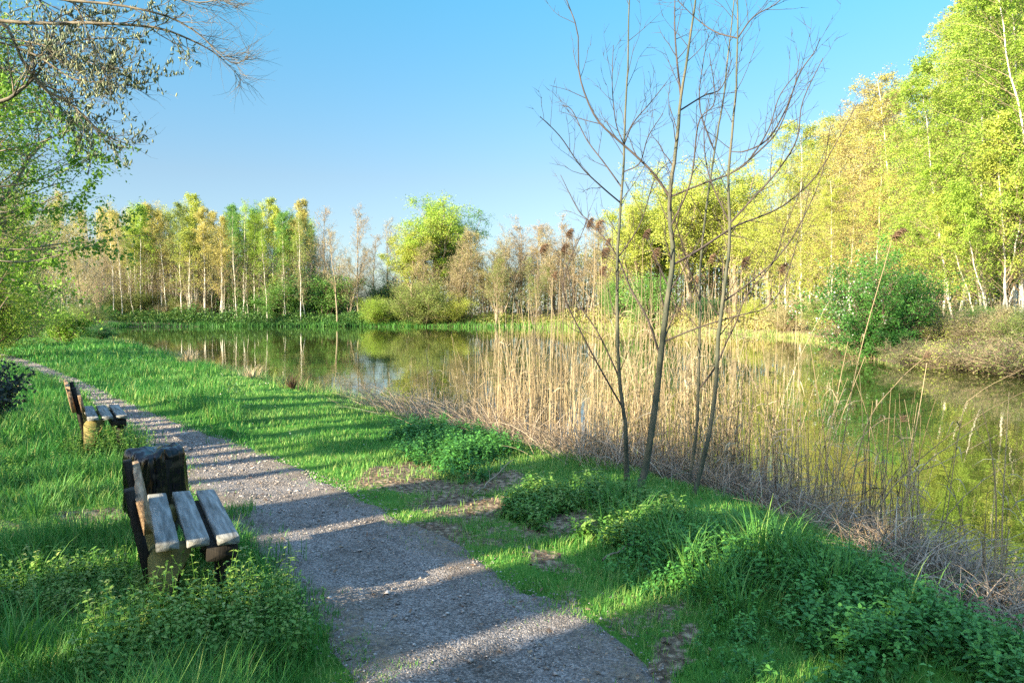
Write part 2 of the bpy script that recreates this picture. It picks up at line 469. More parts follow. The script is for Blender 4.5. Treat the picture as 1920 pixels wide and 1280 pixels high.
# ------------------------------------------------------------------ gravel path
def build_path():
    NL, NW = 900, 60
    def spread(p):
        s = np.concatenate([[0], np.cumsum(np.linalg.norm(np.diff(p, axis=0), axis=1))])
        return s / s[-1]
    # parametrise both edges by common rows, denser towards the camera
    sl, sr = spread(pl), spread(pr)
    u = np.linspace(0, 1, NL)
    total = np.linalg.norm(np.diff(pl, axis=0), axis=1).sum()
    # more rows near the viewer (the end of the list)
    t = 1 - (1 - u) ** 2.0
    L = np.stack([np.interp(t, sl, pl[:, i]) for i in range(2)], 1)
    R = np.stack([np.interp(t, sr, pr[:, i]) for i in range(2)], 1)
    v = np.linspace(-.06, 1.06, NW)
    P = L[:, None, :] * (1 - v)[None, :, None] + R[:, None, :] * v[None, :, None]
    X, Y = P[..., 0], P[..., 1]
    e = np.minimum(v, 1 - v)[None, :]
    edge = sstep(.09, -.06, e + (fbm(X * 2.3, Y * 2.3, 31) - .5) * .16)
    Z = .016 - .05 * edge + (fbm(X * 9, Y * 9, 41) - .5) * .012 + (fbm(X * 40, Y * 40, 43, 2) - .5) * .004
    Z += -.012 * np.exp(-((v[None, :] - .5) / .2) ** 2)
    V = np.stack([X, Y, Z], -1).reshape(-1, 3)
    idx = np.arange(NL * NW).reshape(NL, NW)
    Q = np.stack([idx[:-1, :-1], idx[1:, :-1], idx[1:, 1:], idx[:-1, 1:]], -1).reshape(-1, 4)
    mb = MB(); mb.add(V, Q, tint=np.clip(sstep(.30, .0, e + (fbm(X * 1.4, Y * 1.4, 35) - .5) * .35), 0, 1).ravel())
    m, n, l = new_mat('grey gravel')
    out = n.new("ShaderNodeOutputMaterial"); p = n.new("ShaderNodeBsdfPrincipled")
    p.inputs['Roughness'].default_value = .9; p.inputs['Specular IOR Level'].default_value = .2
    geo = n.new("ShaderNodeNewGeometry")
    vo = n.new("ShaderNodeTexVoronoi"); vo.inputs['Scale'].default_value = 105
    l.new(geo.outputs['Position'], vo.inputs['Vector'])
    nz = n.new("ShaderNodeTexNoise"); nz.inputs['Scale'].default_value = 2.5; nz.inputs['Detail'].default_value = 9; nz.inputs['Roughness'].default_value = .7
    l.new(geo.outputs['Position'], nz.inputs['Vector'])
    bw = n.new("ShaderNodeSeparateColor"); l.new(vo.outputs['Color'], bw.inputs[0])
    r1 = ramp(n, [(0, (.088, .080, .077)), (.5, (.185, .168, .158)), (1, (.36, .325, .30))]); l.new(bw.outputs[0], r1.inputs[0])
    r2 = ramp(n, [(.32, (.46, .41, .36)), (.5, (.80, .77, .74)), (.66, (1, .98, .97))]); l.new(nz.outputs['Fac'], r2.inputs[0])
    mx = n.new("ShaderNodeMix"); mx.data_type = 'RGBA'; mx.blend_type = 'MULTIPLY'; mx.inputs[0].default_value = 1
    l.new(r1.outputs[0], mx.inputs[6]); l.new(r2.outputs[0], mx.inputs[7])
    at = n.new("ShaderNodeAttribute"); at.attribute_name = 'tint'
    ns = n.new("ShaderNodeTexNoise"); ns.inputs['Scale'].default_value = 30; ns.inputs['Detail'].default_value = 6; l.new(geo.outputs['Position'], ns.inputs['Vector'])
    rs_ = ramp(n, [(.3, (.05, .038, .025)), (.5, (.12, .09, .06)), (.7, (.22, .17, .12))]); l.new(ns.outputs['Fac'], rs_.inputs[0])
    mm = n.new("ShaderNodeMath"); mm.operation = 'MULTIPLY'; l.new(at.outputs['Fac'], mm.inputs[0])
    rn = ramp(n, [(.38, (.15, .15, .15)), (.58, (1, 1, 1))]); l.new(ns.outputs['Fac'], rn.inputs[0]); l.new(rn.outputs[0], mm.inputs[1])
    m2 = n.new("ShaderNodeMix"); m2.data_type = 'RGBA'; l.new(mm.outputs[0], m2.inputs[0]); l.new(mx.outputs[2], m2.inputs[6]); l.new(rs_.outputs[0], m2.inputs[7])
    l.new(m2.outputs[2], p.inputs['Base Color'])
    b = n.new("ShaderNodeBump"); b.inputs['Strength'].default_value = .9; b.inputs['Distance'].default_value = .006
    iv = n.new("ShaderNodeMath"); iv.operation = 'SUBTRACT'; iv.inputs[0].default_value = 1
    l.new(vo.outputs['Distance'], iv.inputs[1]); l.new(iv.outputs[0], b.inputs['Height']); l.new(b.outputs[0], p.inputs['Normal'])
    l.new(p.outputs[0], out.inputs['Surface'])
    o = link('gravel_path', mb.mesh('gravel_path', [m], smooth=True))
    tag(o, kind='structure')
    # loose stones
    N = 46000
    rng = np.random.default_rng(3)
    k = rng.integers(int(NL * .12), NL - 1, N)
    w = rng.uniform(-.02, 1.02, N)
    B = L[k] * (1 - w)[:, None] + R[k] * w[:, None] + rng.normal(0, .02, (N, 2))
    keep = (B[:, 1] > 1.8)
    B = B[keep]; N = len(B)
    dist = np.hypot(B[:, 0], B[:, 1])
    s = rng.uniform(.004, .0105, N) * (1 + (rng.random(N) < .05) * 1.2) * np.clip(dist / 7, .8, 1.3)
    oct_ = np.array([(1, 0, 0), (0, 1, 0), (-1, 0, 0), (0, -1, 0), (0, 0, 1), (0, 0, -.5)])
    a = rng.uniform(0, 6.28, N)
    sc = np.stack([rng.uniform(.8, 1.5, N), rng.uniform(.7, 1.1, N), rng.uniform(.35, .7, N)], 1)
    O = oct_[None] * sc[:, None, :] * (1 + rng.normal(0, .15, (N, 6, 1)))
    ca, sa = np.cos(a)[:, None], np.sin(a)[:, None]
    O = np.stack([O[..., 0] * ca - O[..., 1] * sa, O[..., 0] * sa + O[..., 1] * ca, O[..., 2]], -1) * s[:, None, None]
    V = O + np.concatenate([B, np.full((N, 1), .014)], 1)[:, None, :]
    i = np.arange(N)[:, None, None] * 6
    T = (i + np.array([[0, 1, 4], [1, 2, 4], [2, 3, 4], [3, 0, 4], [1, 0, 5], [2, 1, 5], [3, 2, 5], [0, 3, 5]])[None]).reshape(-1, 3)
    mb = MB(); mb.add(V, T=T, tint=np.repeat(rng.random(N), 6))
    gm = leaf_mat('loose stone', [(.10, .085, .075), (.23, .195, .175), (.46, .41, .37)], trans=0, rough=.8)
    tag(link('loose_gravel', mb.mesh('loose_gravel', [gm])), 'loose grey stones scattered over the gravel path', 'gravel', kind='stuff')

build_path()

# ------------------------------------------------------------------ tree growing
def sprout(rng, P, R, per, t0, t1, L, ang, k, up=0.0, curve=0.0, wob=.04, prof=None, rr=.5, rmin=.004, plen=None):
    n, kp, _ = P.shape
    N = n * per
    idx = np.repeat(np.arange(n), per)
    t = np.tile((np.arange(per) + .5) / per, n) + rng.uniform(-.5, .5, N) / per
    t = t0 + (t1 - t0) * np.clip(t, 0, .999)
    f = t * (kp - 1); i = np.minimum(f.astype(int), kp - 2); fr = (f - i)[:, None]
    base = P[idx, i] * (1 - fr) + P[idx, i + 1] * fr
    tang = nrm(P[idx, i + 1] - P[idx, i])
    rp = R[idx, i] * (1 - fr[:, 0]) + R[idx, i + 1] * fr[:, 0]
    r = rng.normal(size=(N, 3)); perp = nrm(r - (r * tang).sum(1, keepdims=True) * tang)
    a = rng.normal(ang, ang * .22, N)[:, None]
    d = tang * np.cos(a) + perp * np.sin(a)
    d[:, 2] += up
    d = nrm(d)
    Lc = L * rng.uniform(.65, 1.25, N)
    if prof is not None: Lc = Lc * prof(t)
    if plen is not None: Lc = Lc * plen[idx]
    s = np.linspace(0, 1, k)
    pts = base[:, None] + d[:, None] * (s[None, :] * Lc[:, None])[..., None]
    pts[..., 2] += curve * Lc[:, None] * s[None] ** 2
    wv = np.cumsum(rng.normal(0, wob, (N, k, 3)), axis=1) * Lc[:, None, None] * np.sqrt(1 / k) * 2
    wv[:, 0] = 0
    pts = pts + wv * s[None, :, None]
    r0 = np.maximum(rp * rr, rmin)
    rad_ = r0[:, None] * (1 - .75 * s)[None]
    return pts, rad_, Lc

def pick(rng, P, n, t0=.2, sig=.1):
    m, k, _ = P.shape
    w = np.exp(rng.normal(0, .9, m)); i = rng.choice(m, n, p=w / w.sum()); t = rng.uniform(t0, 1, n) * (k - 1)
    j = np.minimum(t.astype(int), k - 2); fr = (t - j)[:, None]
    return P[i, j] * (1 - fr) + P[i, j + 1] * fr + rng.normal(0, sig, (n, 3))

def rand_leaves(mb, rng, pts, L, W, mat, droop=0.3, flat=0.0):
    n = len(pts)
    D = rng.normal(size=(n, 3)); D[:, 2] -= droop
    N = rng.normal(size=(n, 3)); N[:, 2] += flat
    # colour differs by spray as well as by leaf
    cl = vnoise(pts[:, 0] * 1.3 + pts[:, 2] * .9, pts[:, 1] * 1.3 + pts[:, 2] * .7, 9)
    tint = np.clip(.5 * rng.random(n) + .5 * cl, 0, 1)
    s = rng.uniform(.7, 1.3, n)
    mb.leaves(pts, D, N, L * s, W * s, mat=mat, tint=tint)

def trunk_line(rng, H, k, wob, lean=(0, 0), curve=0):
    s = np.linspace(0, 1, k)
    P = np.zeros((1, k, 3)); P[0, :, 2] = s * H
    w = np.cumsum(rng.normal(0, wob, (k, 2)), 0) * H / k
    P[0, :, :2] += (w - w[0]) + np.outer(s, lean) * H + np.outer(s ** 2, (curve, 0)) * H
    P[0, 0, 2] = -.3
    return P

def finish(mbt, mbc, kind, bark, twig=None, leaf=None):
    t = mbt.mesh(kind + '_trunk', [bark], smooth=True)
    c = mbc.mesh(kind + '_crown', [twig or M['twig'], leaf or M['crown']])
    return t, c

def birch_proto(seed, H=16.0, nleaf=3600, leaf=.24, t0=.34, n1=44, fat=1.0, wide=.17, low=.0, sides=5, sig=.22, lean=0.02, hang=False):
    rng = np.random.default_rng(seed)
    P = trunk_line(rng, H, 16, .05, lean=rng.normal(0, lean, 2))
    s = np.linspace(0, 1, 16)
    R = (.13 * fat * (1 - s) ** .9 + .012)[None]
    mbt, mbc = MB(), MB()
    mbt.tubes(P, R, sides)
    p1, r1, L1 = sprout(rng, P, R, n1, t0, .985, H * wide, .75, 6, up=.35, curve=-.10, wob=.05,
                        prof=lambda t: .22 + 1.0 * np.sin(np.clip((1 - t) / (1 - t0), 0, 1) * 2.2) * (.75 + .25 * (1 - t)), rr=.4, rmin=.012)
    p2, r2, L2 = sprout(rng, p1, r1, 6, .25, 1, 1, .7, 4, up=-.05, curve=-.25, plen=L1 * .45, rr=.5, rmin=.007)
    tw = rng.random(len(p1))
    mbc.tubes(p1, r1, 3, 0, tw); mbc.tubes(p2, r2, 3, 0, rng.random(len(p2)))
    if hang:
        p3, r3, L3 = sprout(rng, p2, r2, 3, .3, 1, 1, .8, 4, up=-.25, curve=-.55, plen=L2 * .55, rr=.5, rmin=.005)
        mbc.tubes(p3, r3, 3, 0, rng.random(len(p3)))
        p2 = np.concatenate([p2, p3])
    pts = pick(rng, p2, nleaf, .1, sig)
    if low:
        zz = pts[:, 2] / H + rng.normal(0, .06, len(pts))
        pts = pts[rng.random(len(pts)) < .16 + .84 * sstep(low, low + .28, zz)]
    rand_leaves(mbc, rng, pts, leaf, leaf * .62, 1, .5)
    return finish(mbt, mbc, 'birch', M['birch_bark']) + (H,)

def alder_proto(seed, H=12.0, nbud=8500, leaf=.085, n1=34, spread=.26, t0=.18, bark='tan_bark', stems=1):
    rng = np.random.default_rng(seed)
    Ps, Rs = [], []
    s = np.linspace(0, 1, 14)
    for i in range(stems):
        ln = rng.normal(0, .10 if stems > 1 else .02, 2)
        Ps.append(trunk_line(rng, H * (1 if i == 0 else rng.uniform(.7, .95)), 14, .06, lean=ln)); Rs.append((.075 * (1 - s) ** .9 + .012)[None])
    P = np.concatenate(Ps); R = np.concatenate(Rs)
    mbt, mbc = MB(), MB()
    mbt.tubes(P, R, 5)
    p1, r1, L1 = sprout(rng, P, R, n1 // stems, t0, .98, H * spread, .72, 6, up=.35, curve=.10, wob=.06,
                        prof=lambda t: .25 + .95 * np.clip(1 - t, 0, 1) ** .7, rr=.42, rmin=.014)
    p2, r2, L2 = sprout(rng, p1, r1, 8, .2, 1, 1, .65, 4, up=.2, curve=.05, plen=L1 * .42, rr=.5, rmin=.010)
    p3, r3, L3 = sprout(rng, p2, r2, 4, .2, 1, 1, .6, 3, up=.15, plen=L2 * .5, rr=.6, rmin=.008)
    for p, r in ((p1, r1), (p2, r2), (p3, r3)):
        mbc.tubes(p, r, 3, 0, rng.random(len(p)))
    pts = pick(rng, p3, nbud, .1, .12)
    rand_leaves(mbc, rng, pts, leaf, leaf * .55, 1, .2)
    return finish(mbt, mbc, 'alder', M[bark]) + (H,)

def willow_proto(seed, H=14.0, nleaf=30000, leaf=.16, spread=.42, dense=1.0, bark='tan_bark', t0=.12, sig=.2):
    rng = np.random.default_rng(seed)
    P = trunk_line(rng, H * .9, 12, .06)
    s = np.linspace(0, 1, 12); R = (.24 * (1 - s) ** .9 + .02)[None]
    mbt, mbc = MB(), MB(); mbt.tubes(P, R, 6)
    p0, r0, L0 = sprout(rng, P, R, 9, t0, .75, H * .62, .55, 8, up=.7, curve=.05, wob=.05, prof=lambda t: 1.05 - .6 * t, rr=.6)
    mbt.tubes(p0, r0, 4)
    P1 = np.concatenate([p0])
    p1, r1, L1 = sprout(rng, P1, r0, 16, .12, 1, H * spread * .62, .75, 5, up=.25, curve=-.12, prof=lambda t: 1.1 - .55 * t, rr=.4, rmin=.014)
    q1, s1, M1 = sprout(rng, P, R, 18, .35, 1, H * spread * .6, .8, 5, up=.3, curve=-.08, prof=lambda t: 1.15 - .65 * t, rr=.3, rmin=.014)
    p1 = np.concatenate([p1, q1]); r1 = np.concatenate([r1, s1]); L1 = np.concatenate([L1, M1])
    p2, r2, L2 = sprout(rng, p1, r1, 6, .15, 1, 1, .7, 4, up=.0, curve=-.3, plen=L1 * .45, rr=.5, rmin=.01)
    mbc.tubes(p1, r1, 3, 0, rng.random(len(p1))); mbc.tubes(p2, r2, 3, 0, rng.random(len(p2)))
    pts = pick(rng, p2, nleaf, .05, sig)
    rand_leaves(mbc, rng, pts, leaf, leaf * .5, 1, .5)
    return finish(mbt, mbc, 'willow', M[bark]) + (H,)

def shrub_proto(seed, H=3.0, nleaf=12000, leaf=.085, wide=.75, stems=14, blossom=0, sig=.045):
    rng = np.random.default_rng(seed)
    k = 7; s = np.linspace(0, 1, k)
    az = rng.uniform(0, 6.28, stems); tilt = rng.uniform(.0, wide, stems)
    P = np.zeros((stems, k, 3))
    hh = H * rng.uniform(.65, 1.0, stems) * (1 - .35 * tilt)
    for i in range(stems):
        P[i, :, 0] = np.cos(az[i]) * tilt[i] * H * s ** .85 * .8
        P[i, :, 1] = np.sin(az[i]) * tilt[i] * H * s ** .85 * .8
        P[i, :, 2] = hh[i] * s - .05
    P += np.cumsum(rng.normal(0, .02 * H, P.shape), 1) * s[None, :, None]
    R = np.outer(np.ones(stems), .035 * (1 - .8 * s)) * H / 3
    mbt, mbc = MB(), MB(); mbt.tubes(P, R, 4)
    p1, r1, L1 = sprout(rng, P, R, 10, .15, 1, H * .32, .8, 5, up=.1, curve=-.1, rr=.45, rmin=.008)
    p2, r2, L2 = sprout(rng, p1, r1, 5, .2, 1, 1, .7, 3, up=.05, curve=-.1, plen=L1 * .5, rr=.5, rmin=.005)
    mbc.tubes(p1, r1, 3, 0, rng.random(len(p1))); mbc.tubes(p2, r2, 3, 0, rng.random(len(p2)))
    pts = pick(rng, p2, nleaf, .1, sig * H)
    rand_leaves(mbc, rng, pts, leaf, leaf * .6, 1, .2, .4)
    t = mbt.mesh('shrub_trunk', [M['bark']], smooth=True)
    mats = [M['twig'], M['crown']]
    if blossom:
        fp = pick(rng, p2, blossom, .4, .04 * H)
        fp = fp[(fp[:, 0] + .35 * fp[:, 2] < .06 * H + rng.normal(0, .08 * H, len(fp))) | (rng.random(len(fp)) < .03)]
        rand_leaves(mbc, rng, fp, leaf * .8, leaf * .7, 2, 0, .6)
        mats.append(M['blossom'])
    c = mbc.mesh('shrub_crown', mats)
    return (t, c, H)

PROTO = {
    'birch': [birch_proto(100 + i, nleaf=13500, leaf=.135, t0=.18, n1=76, fat=.55, wide=.15, sig=.16, low=.42) for i in range(5)],
    'thin_birch': [birch_proto(120 + i, nleaf=4200, leaf=.12, n1=66, wide=.14, fat=.48, t0=.16, low=.45) for i in range(3)],
    'big_birch': [birch_proto(140 + i, H=22, nleaf=52000, leaf=.095, n1=74, t0=.07, wide=.20, fat=.62, sig=.09, hang=True) for i in range(3)],
    'tall_mixed': [birch_proto(150 + i, H=20, nleaf=26000, leaf=.105, n1=70, t0=.08, wide=.24, fat=.65, sig=.12, hang=True) for i in range(3)],
    'pole': [birch_proto(700 + i, H=22, nleaf=1500, leaf=.12, t0=.62, n1=30, wide=.12, fat=.9) for i in range(3)],
    'alder': [alder_proto(160 + i) for i in range(4)],
    'sparse_alder': [alder_proto(165 + i, nbud=1800, n1=24, spread=.2, t0=.3) for i in range(3)],
    'multi_alder': [alder_proto(170 + i, stems=4, spread=.24, n1=52, nbud=11000) for i in range(3)],
    'willow': [willow_proto(180 + i) for i in range(4)],
    'shrub': [shrub_proto(190 + i) for i in range(4)],
    'big_shrub': [shrub_proto(195 + i, H=7, nleaf=30000, leaf=.125, stems=22, wide=.8) for i in range(2)],
}
LIME, YLIME, AMBER, GREEN = (.31, .43, .06, 1), (.43, .47, .085, 1), (.50, .43, .13, 1), (.15, .30, .06, 1)
TAN, PINK, DARK, OLIVE = (.43, .36, .19, 1), (.40, .31, .20, 1), (.045, .13, .04, 1), (.25, .30, .08, 1)

def place(kind, protos, loc, H, rz, colour, label, cat, group=None, twig=None, tilt=None, trunk_label=None, widen=1.0):
    t, c, Hp = protos
    e = empty(kind, loc, rz)
    s = H / Hp
    e.scale = (s * widen, s * widen, s)
    if tilt:
        e.rotation_euler = (tilt[1], tilt[0], rz)
    a = link('trunk', t, e); b = link('crown', c, e)
    b.color = colour
    tag(e, label, cat, group)
    return e

def tree_px(kind, protos, px, d, top, colour, label, cat='tree', group=None, rz=None, tilt=None, widen=1.0):
    x = (px - CX) / F_PX * d
    z = gz(x, d)
    ztop = at_depth(px, top, d)[2]
    return place(kind, protos, (x, d, z - .05), ztop - z, random.uniform(0, 6.28) if rz is None else rz, colour, label, cat, group, tilt=tilt, widen=widen)

ORD = ['first', 'second', 'third', 'fourth', 'fifth', 'sixth', 'seventh', 'eighth', 'ninth', 'tenth', 'eleventh', 'twelfth', 'thirteenth', 'fourteenth',
       'fifteenth', 'sixteenth', 'seventeenth', 'eighteenth', 'nineteenth', 'twentieth', 'twenty-first', 'twenty-second', 'twenty-third', 'twenty-fourth',
       'twenty-fifth', 'twenty-sixth', 'twenty-seventh', 'twenty-eighth', 'twenty-ninth', 'thirtieth', 'thirty-first', 'thirty-second', 'thirty-third',
       'thirty-fourth', 'thirty-fifth', 'thirty-sixth', 'thirty-seventh', 'thirty-eighth', 'thirty-ninth', 'fortieth', 'forty-first', 'forty-second']
CNAME = {AMBER: 'amber', YLIME: 'yellow', LIME: 'lime green', GREEN: 'mid green', TAN: 'tan', PINK: 'pinkish brown', OLIVE: 'olive', DARK: 'dark green'}

# birch row on the far bank
birches = [(196, 392, AMBER), (205, 400, AMBER), (214, 380, AMBER), (222, 420, YLIME), (232, 398, AMBER), (243, 382, LIME), (252, 402, YLIME), (263, 385, LIME), (272, 390, AMBER), (283, 382, AMBER),
           (293, 392, YLIME), (303, 380, AMBER), (313, 395, AMBER), (324, 400, YLIME), (333, 388, YLIME), (343, 384, OLIVE), (353, 402, YLIME), (362, 376, YLIME), (372, 364, YLIME), (383, 390, AMBER),
           (394, 380, AMBER), (404, 398, AMBER), (414, 405, AMBER), (424, 400, LIME), (434, 384, GREEN), (446, 402, GREEN), (456, 377, LIME), (466, 394, GREEN), (476, 402, LIME), (488, 380, GREEN),
           (499, 374, YLIME), (509, 388, YLIME), (518, 402, LIME), (529, 398, GREEN), (540, 410, GREEN), (551, 394, LIME), (559, 372, AMBER), (569, 395, YLIME), (578, 410, LIME), (590, 430, GREEN)]
rs = random.Random(5)
for i, (px, top, c) in enumerate(birches):
    d = 116 + rs.uniform(0, 16)
    kind = 'thin_birch' if (i % 3 == 2) else 'birch'
    tree_px('birch_tree', PROTO[kind][i % len(PROTO[kind])], px + rs.uniform(-2, 2), d, top, c,
            f"{ORD[i]} white-stemmed birch from the left in the far bank row, {CNAME[c]} crown", 'birch tree', 'birches in a row on the far bank',
            tilt=(rs.uniform(-.07, .07), 0), widen=1.1)
# thin pale stems between them, with few leaves
for i in range(34):
    px = 198 + i * 11.7 + rs.uniform(-4, 4); c = [TAN, AMBER, OLIVE][i % 3] if px < 430 else [GREEN, OLIVE, LIME][i % 3]
    tree_px('birch_tree', PROTO['thin_birch'][(i * 2) % 3], px, 113.5 + rs.uniform(0, 14), rs.uniform(396, 450), c,
            f"{ORD[i]} thin short birch from the left among the far row, sparse {CNAME[c]} leaves", 'birch tree', 'thin birches between the far bank row', tilt=(rs.uniform(-.14, .14), 0))
# bare trees right of the birches
for i, (px, d, top, c, nm) in enumerate([
        (604, 110, 396, PINK, 'bare leaning tree at the right end of the birch row'),
        (632, 106, 432, TAN, 'bare brown tree standing just right of the birch row'),
        (672, 108, 398, PINK, 'tallest bare pinkish tree in the gap right of the birches'),
        (655, 109, 470, TAN, 'short bare brown tree with layered twigs at the water edge'),
        (703, 116, 440, PINK, 'thin bare tree in the gap left of the big lime willow'),
        (728, 118, 420, TAN, 'sparse tan tree close to the left side of the big lime willow')]):
    tree_px('alder_tree', PROTO['multi_alder' if i == 3 else 'sparse_alder'][i % 3], px, d + 7, top, c, nm, 'bare tree', 'bare trees on the far bank', widen=1.35)
# big lime willow and companions
for i, (px, d, top, c, nm, w) in enumerate([
        (820, 112, 386, LIME, 'largest lime green willow in the middle of the far bank', 1.35),
        (775, 110, 432, YLIME, 'smaller yellow willow at the left shoulder of the largest willow', 1.3),
        (868, 117, 415, GREEN, 'darker green willow at the right shoulder of the largest willow', 1.3)]):
    tree_px('willow_tree', PROTO['willow'][i], px, d + 6, top, c, nm, 'willow tree', 'willows on the far bank', widen=w)
for i, (px, d, top, c, k, nm) in enumerate([
        (792, 104, 465, TAN, 'alder', 'tan leafless tree standing in front of the largest willow'),
        (858, 103, 445, TAN, 'multi_alder', 'bare tree with pale stems right below the largest willow'),
        (885, 104, 440, TAN, 'alder', 'tan twiggy tree second right of the largest willow'),
        (912, 107, 448, AMBER, 'multi_alder', 'amber twiggy tree third right of the largest willow'),
        (940, 105, 440, TAN, 'multi_alder', 'tan bushy tree left of the tallest pinkish tree'),
        (975, 109, 418, PINK, 'multi_alder', 'tallest pinkish bare tree behind the reed bed'),
        (1008, 106, 430, PINK, 'alder', 'pinkish bare tree just right of the tallest pinkish one'),
        (1040, 104, 424, TAN, 'multi_alder', 'tan bare tree behind the left reed plumes'),
        (1072, 102, 412, PINK, 'multi_alder', 'pinkish bare tree behind the middle reed plumes'),
        (1108, 100, 420, TAN, 'alder', 'tan bare tree behind the right reed plumes'),
        (1140, 99, 440, TAN, 'multi_alder', 'tan bare tree behind the slim left sapling'),
        (930, 100, 480, OLIVE, 'multi_alder', 'low olive twiggy tree at the water edge left of the reeds'),
        (1000, 99, 490, OLIVE, 'multi_alder', 'low olive twiggy tree at the water edge behind the reeds')]):
    tree_px('alder_tree', PROTO[k][i % len(PROTO[k])], px, d + 9, top, c, nm, 'bare tree', 'bare trees on the far bank', widen=1.5)
# yellow willows behind the saplings
for i, (px, d, top, c, nm, w) in enumerate([
        (1195, 90, 382, YLIME, 'narrow yellow willow left of the main sapling stem', .7),
        (1290, 86, 338, YLIME, 'tall yellow willow right behind the main sapling stem', .85),
        (1378, 86, 334, YLIME, 'tall yellow willow behind the right sapling stem', .85),
        (1235, 93, 400, LIME, 'lime willow standing between the narrow and tall yellow willows', .9),
        (1440, 80, 395, YLIME, 'yellow willow at the foot of the tall right-hand wood', 1.0),
        (1335, 92, 372, LIME, 'lime willow in the gap between two tall yellow willows', .9)]):
    tree_px('willow_tree', PROTO['willow'][(i + 1) % 4], px, d + 6, top, c, nm, 'willow tree', 'willows on the far bank', widen=w * 1.45)
# wood on the right bank
right = [
    ('tall_mixed', 1500, 72, 238, YLIME, 'leftmost tall yellow tree of the right bank wood', (-.04, 0)),
    ('tall_mixed', 1545, 70, 228, AMBER, 'second amber tree from the left in the right bank wood', (-.05, 0)),
    ('tall_mixed', 1590, 68, 196, AMBER, 'third tree in the right bank wood, pale amber crown', (-.06, 0)),
    ('tall_mixed', 1640, 66, 178, TAN, 'tan crowned tree with thin top in the right bank wood', (-.06, 0)),
    ('tall_mixed', 1690, 62, 150, AMBER, 'amber tree behind the white blossoming bush', (-.08, 0)),
    ('tall_mixed', 1745, 62, 90, YLIME, 'tall yellow tree left of the tallest right bank birch', (-.08, 0)),
    ('tall_mixed', 1800, 60, 20, TAN, 'tallest thin tan tree at the top right of the sky', (-.10, 0)),
    ('tall_mixed', 1470, 74, 300, YLIME, 'shorter yellow tree in front of the left edge of the right wood', (0, 0)),
    ('big_birch', 1790, 46, 120, LIME, 'lime birch with leaning white trunk next to the green bush', (-.16, 0)),
    ('big_birch', 1845, 44, -60, LIME, 'tall lime birch leaning left on the right bank', (-.14, 0)),
    ('big_birch', 1880, 43, 60, GREEN, 'green birch between two lime birches at the right edge', (-.20, 0)),
    ('big_birch', 1915, 42, -120, LIME, 'rightmost lime birch at the edge of the picture', (-.12, 0)),
    ('big_birch', 1900, 48, -80, YLIME, 'yellow birch rising behind the rightmost birches', (-.10, 0)),
    ('big_birch', 1960, 40, -100, LIME, 'lime birch half outside the right edge of the picture', (-.15, 0)),
    ('big_birch', 1840, 52, 0, YLIME, 'yellow birch behind the leaning lime birch', (-.06, 0)),
    ('tall_mixed', 1520, 84, 260, LIME, 'lime tree filling the gap behind the leftmost tall yellow tree', (0, 0)),
    ('tall_mixed', 1570, 80, 225, YLIME, 'yellow tree behind the two amber trees of the right wood', (0, 0)),
    ('tall_mixed', 1620, 78, 230, LIME, 'lime tree in the second row above the sandy bank', (0, 0)),
    ('tall_mixed', 1670, 76, 190, AMBER, 'amber tree in the second row behind the tan crowned tree', (0, 0)),
    ('tall_mixed', 1720, 60, 260, LIME, 'lime tree rising directly behind the blossoming bush', (-.05, 0)),
    ('tall_mixed', 1770, 56, 250, YLIME, 'short yellow tree left of the leaning white trunks', (-.05, 0)),
    ('tall_mixed', 1640, 58, 330, AMBER, 'short amber tree left behind the blossoming bush', (0, 0)),
    ('tall_mixed', 1560, 62, 340, YLIME, 'short yellow tree at the top of the sandy bank', (0, 0)),
]
for i, (k, px, d, top, c, nm, tl) in enumerate(right):
    tree_px('birch_tree' if k == 'big_birch' else 'spring_tree', PROTO[k][i % len(PROTO[k])], px - tl[0] * 0, d, top, c, nm, 'birch tree' if k == 'big_birch' else 'tree', 'trees of the right bank wood', tilt=tl, widen=1.3)
for i, (px, d, top, c, nm, tl) in enumerate([
        (1862, 41, 330, LIME, 'thin white birch leaning far left over the brush of the right bank', -.36), (1876, 41.5, 260, LIME, 'second thin white birch leaning left at the right edge', -.29),
        (1893, 41, 220, YLIME, 'third thin white birch leaning left at the right edge', -.25), (1907, 42, 300, LIME, 'fourth thin white birch leaning left, forking low', -.33),
        (1918, 41, 200, LIME, 'thin white birch standing nearly upright at the right edge', -.10), (1838, 43, 350, YLIME, 'short thin white birch leaning left above the brush', -.30)]):
    tree_px('birch_tree', PROTO['birch'][i % 5], px, d, top, c, nm, 'birch tree', 'trees of the right bank wood', tilt=(tl, 0), widen=1.2)
# trees along the left bank
left = [
    ('alder', 20, 70, 380, TAN, 'tan bare tree at the left edge far along the path'),
    ('multi_alder', 70, 64, 400, TAN, 'tan many-stemmed tree far along the path behind the green shrub'),
    ('alder', 120, 72, 372, AMBER, 'amber twiggy tree left of the far birch row'),
    ('multi_alder', 160, 80, 410, TAN, 'tan tree at the far left corner of the pond'),
    ('birch', 100, 90, 380, YLIME, 'yellow birch far left behind the twiggy trees'),
    ('birch', 150, 98, 398, AMBER, 'amber birch at the far left corner of the pond'),
    ('birch', 30, 84, 360, LIME, 'lime birch far left beyond the path end'),
    ('multi_alder', 185, 96, 450, PINK, 'pinkish low tree in front of the leftmost far birches'),
    ('multi_alder', -20, 50, 330, OLIVE, 'olive twiggy tree at the left edge above the path end'),
    ('willow', 55, 58, 420, OLIVE, 'olive willow beyond the end of the path'),
]
for i, (k, px, d, top, c, nm) in enumerate(left):
    tree_px({'birch': 'birch_tree', 'willow': 'willow_tree'}.get(k, 'alder_tree'), PROTO[k][i % len(PROTO[k])], px, d, top, c, nm, 'tree', 'trees beyond the path end')

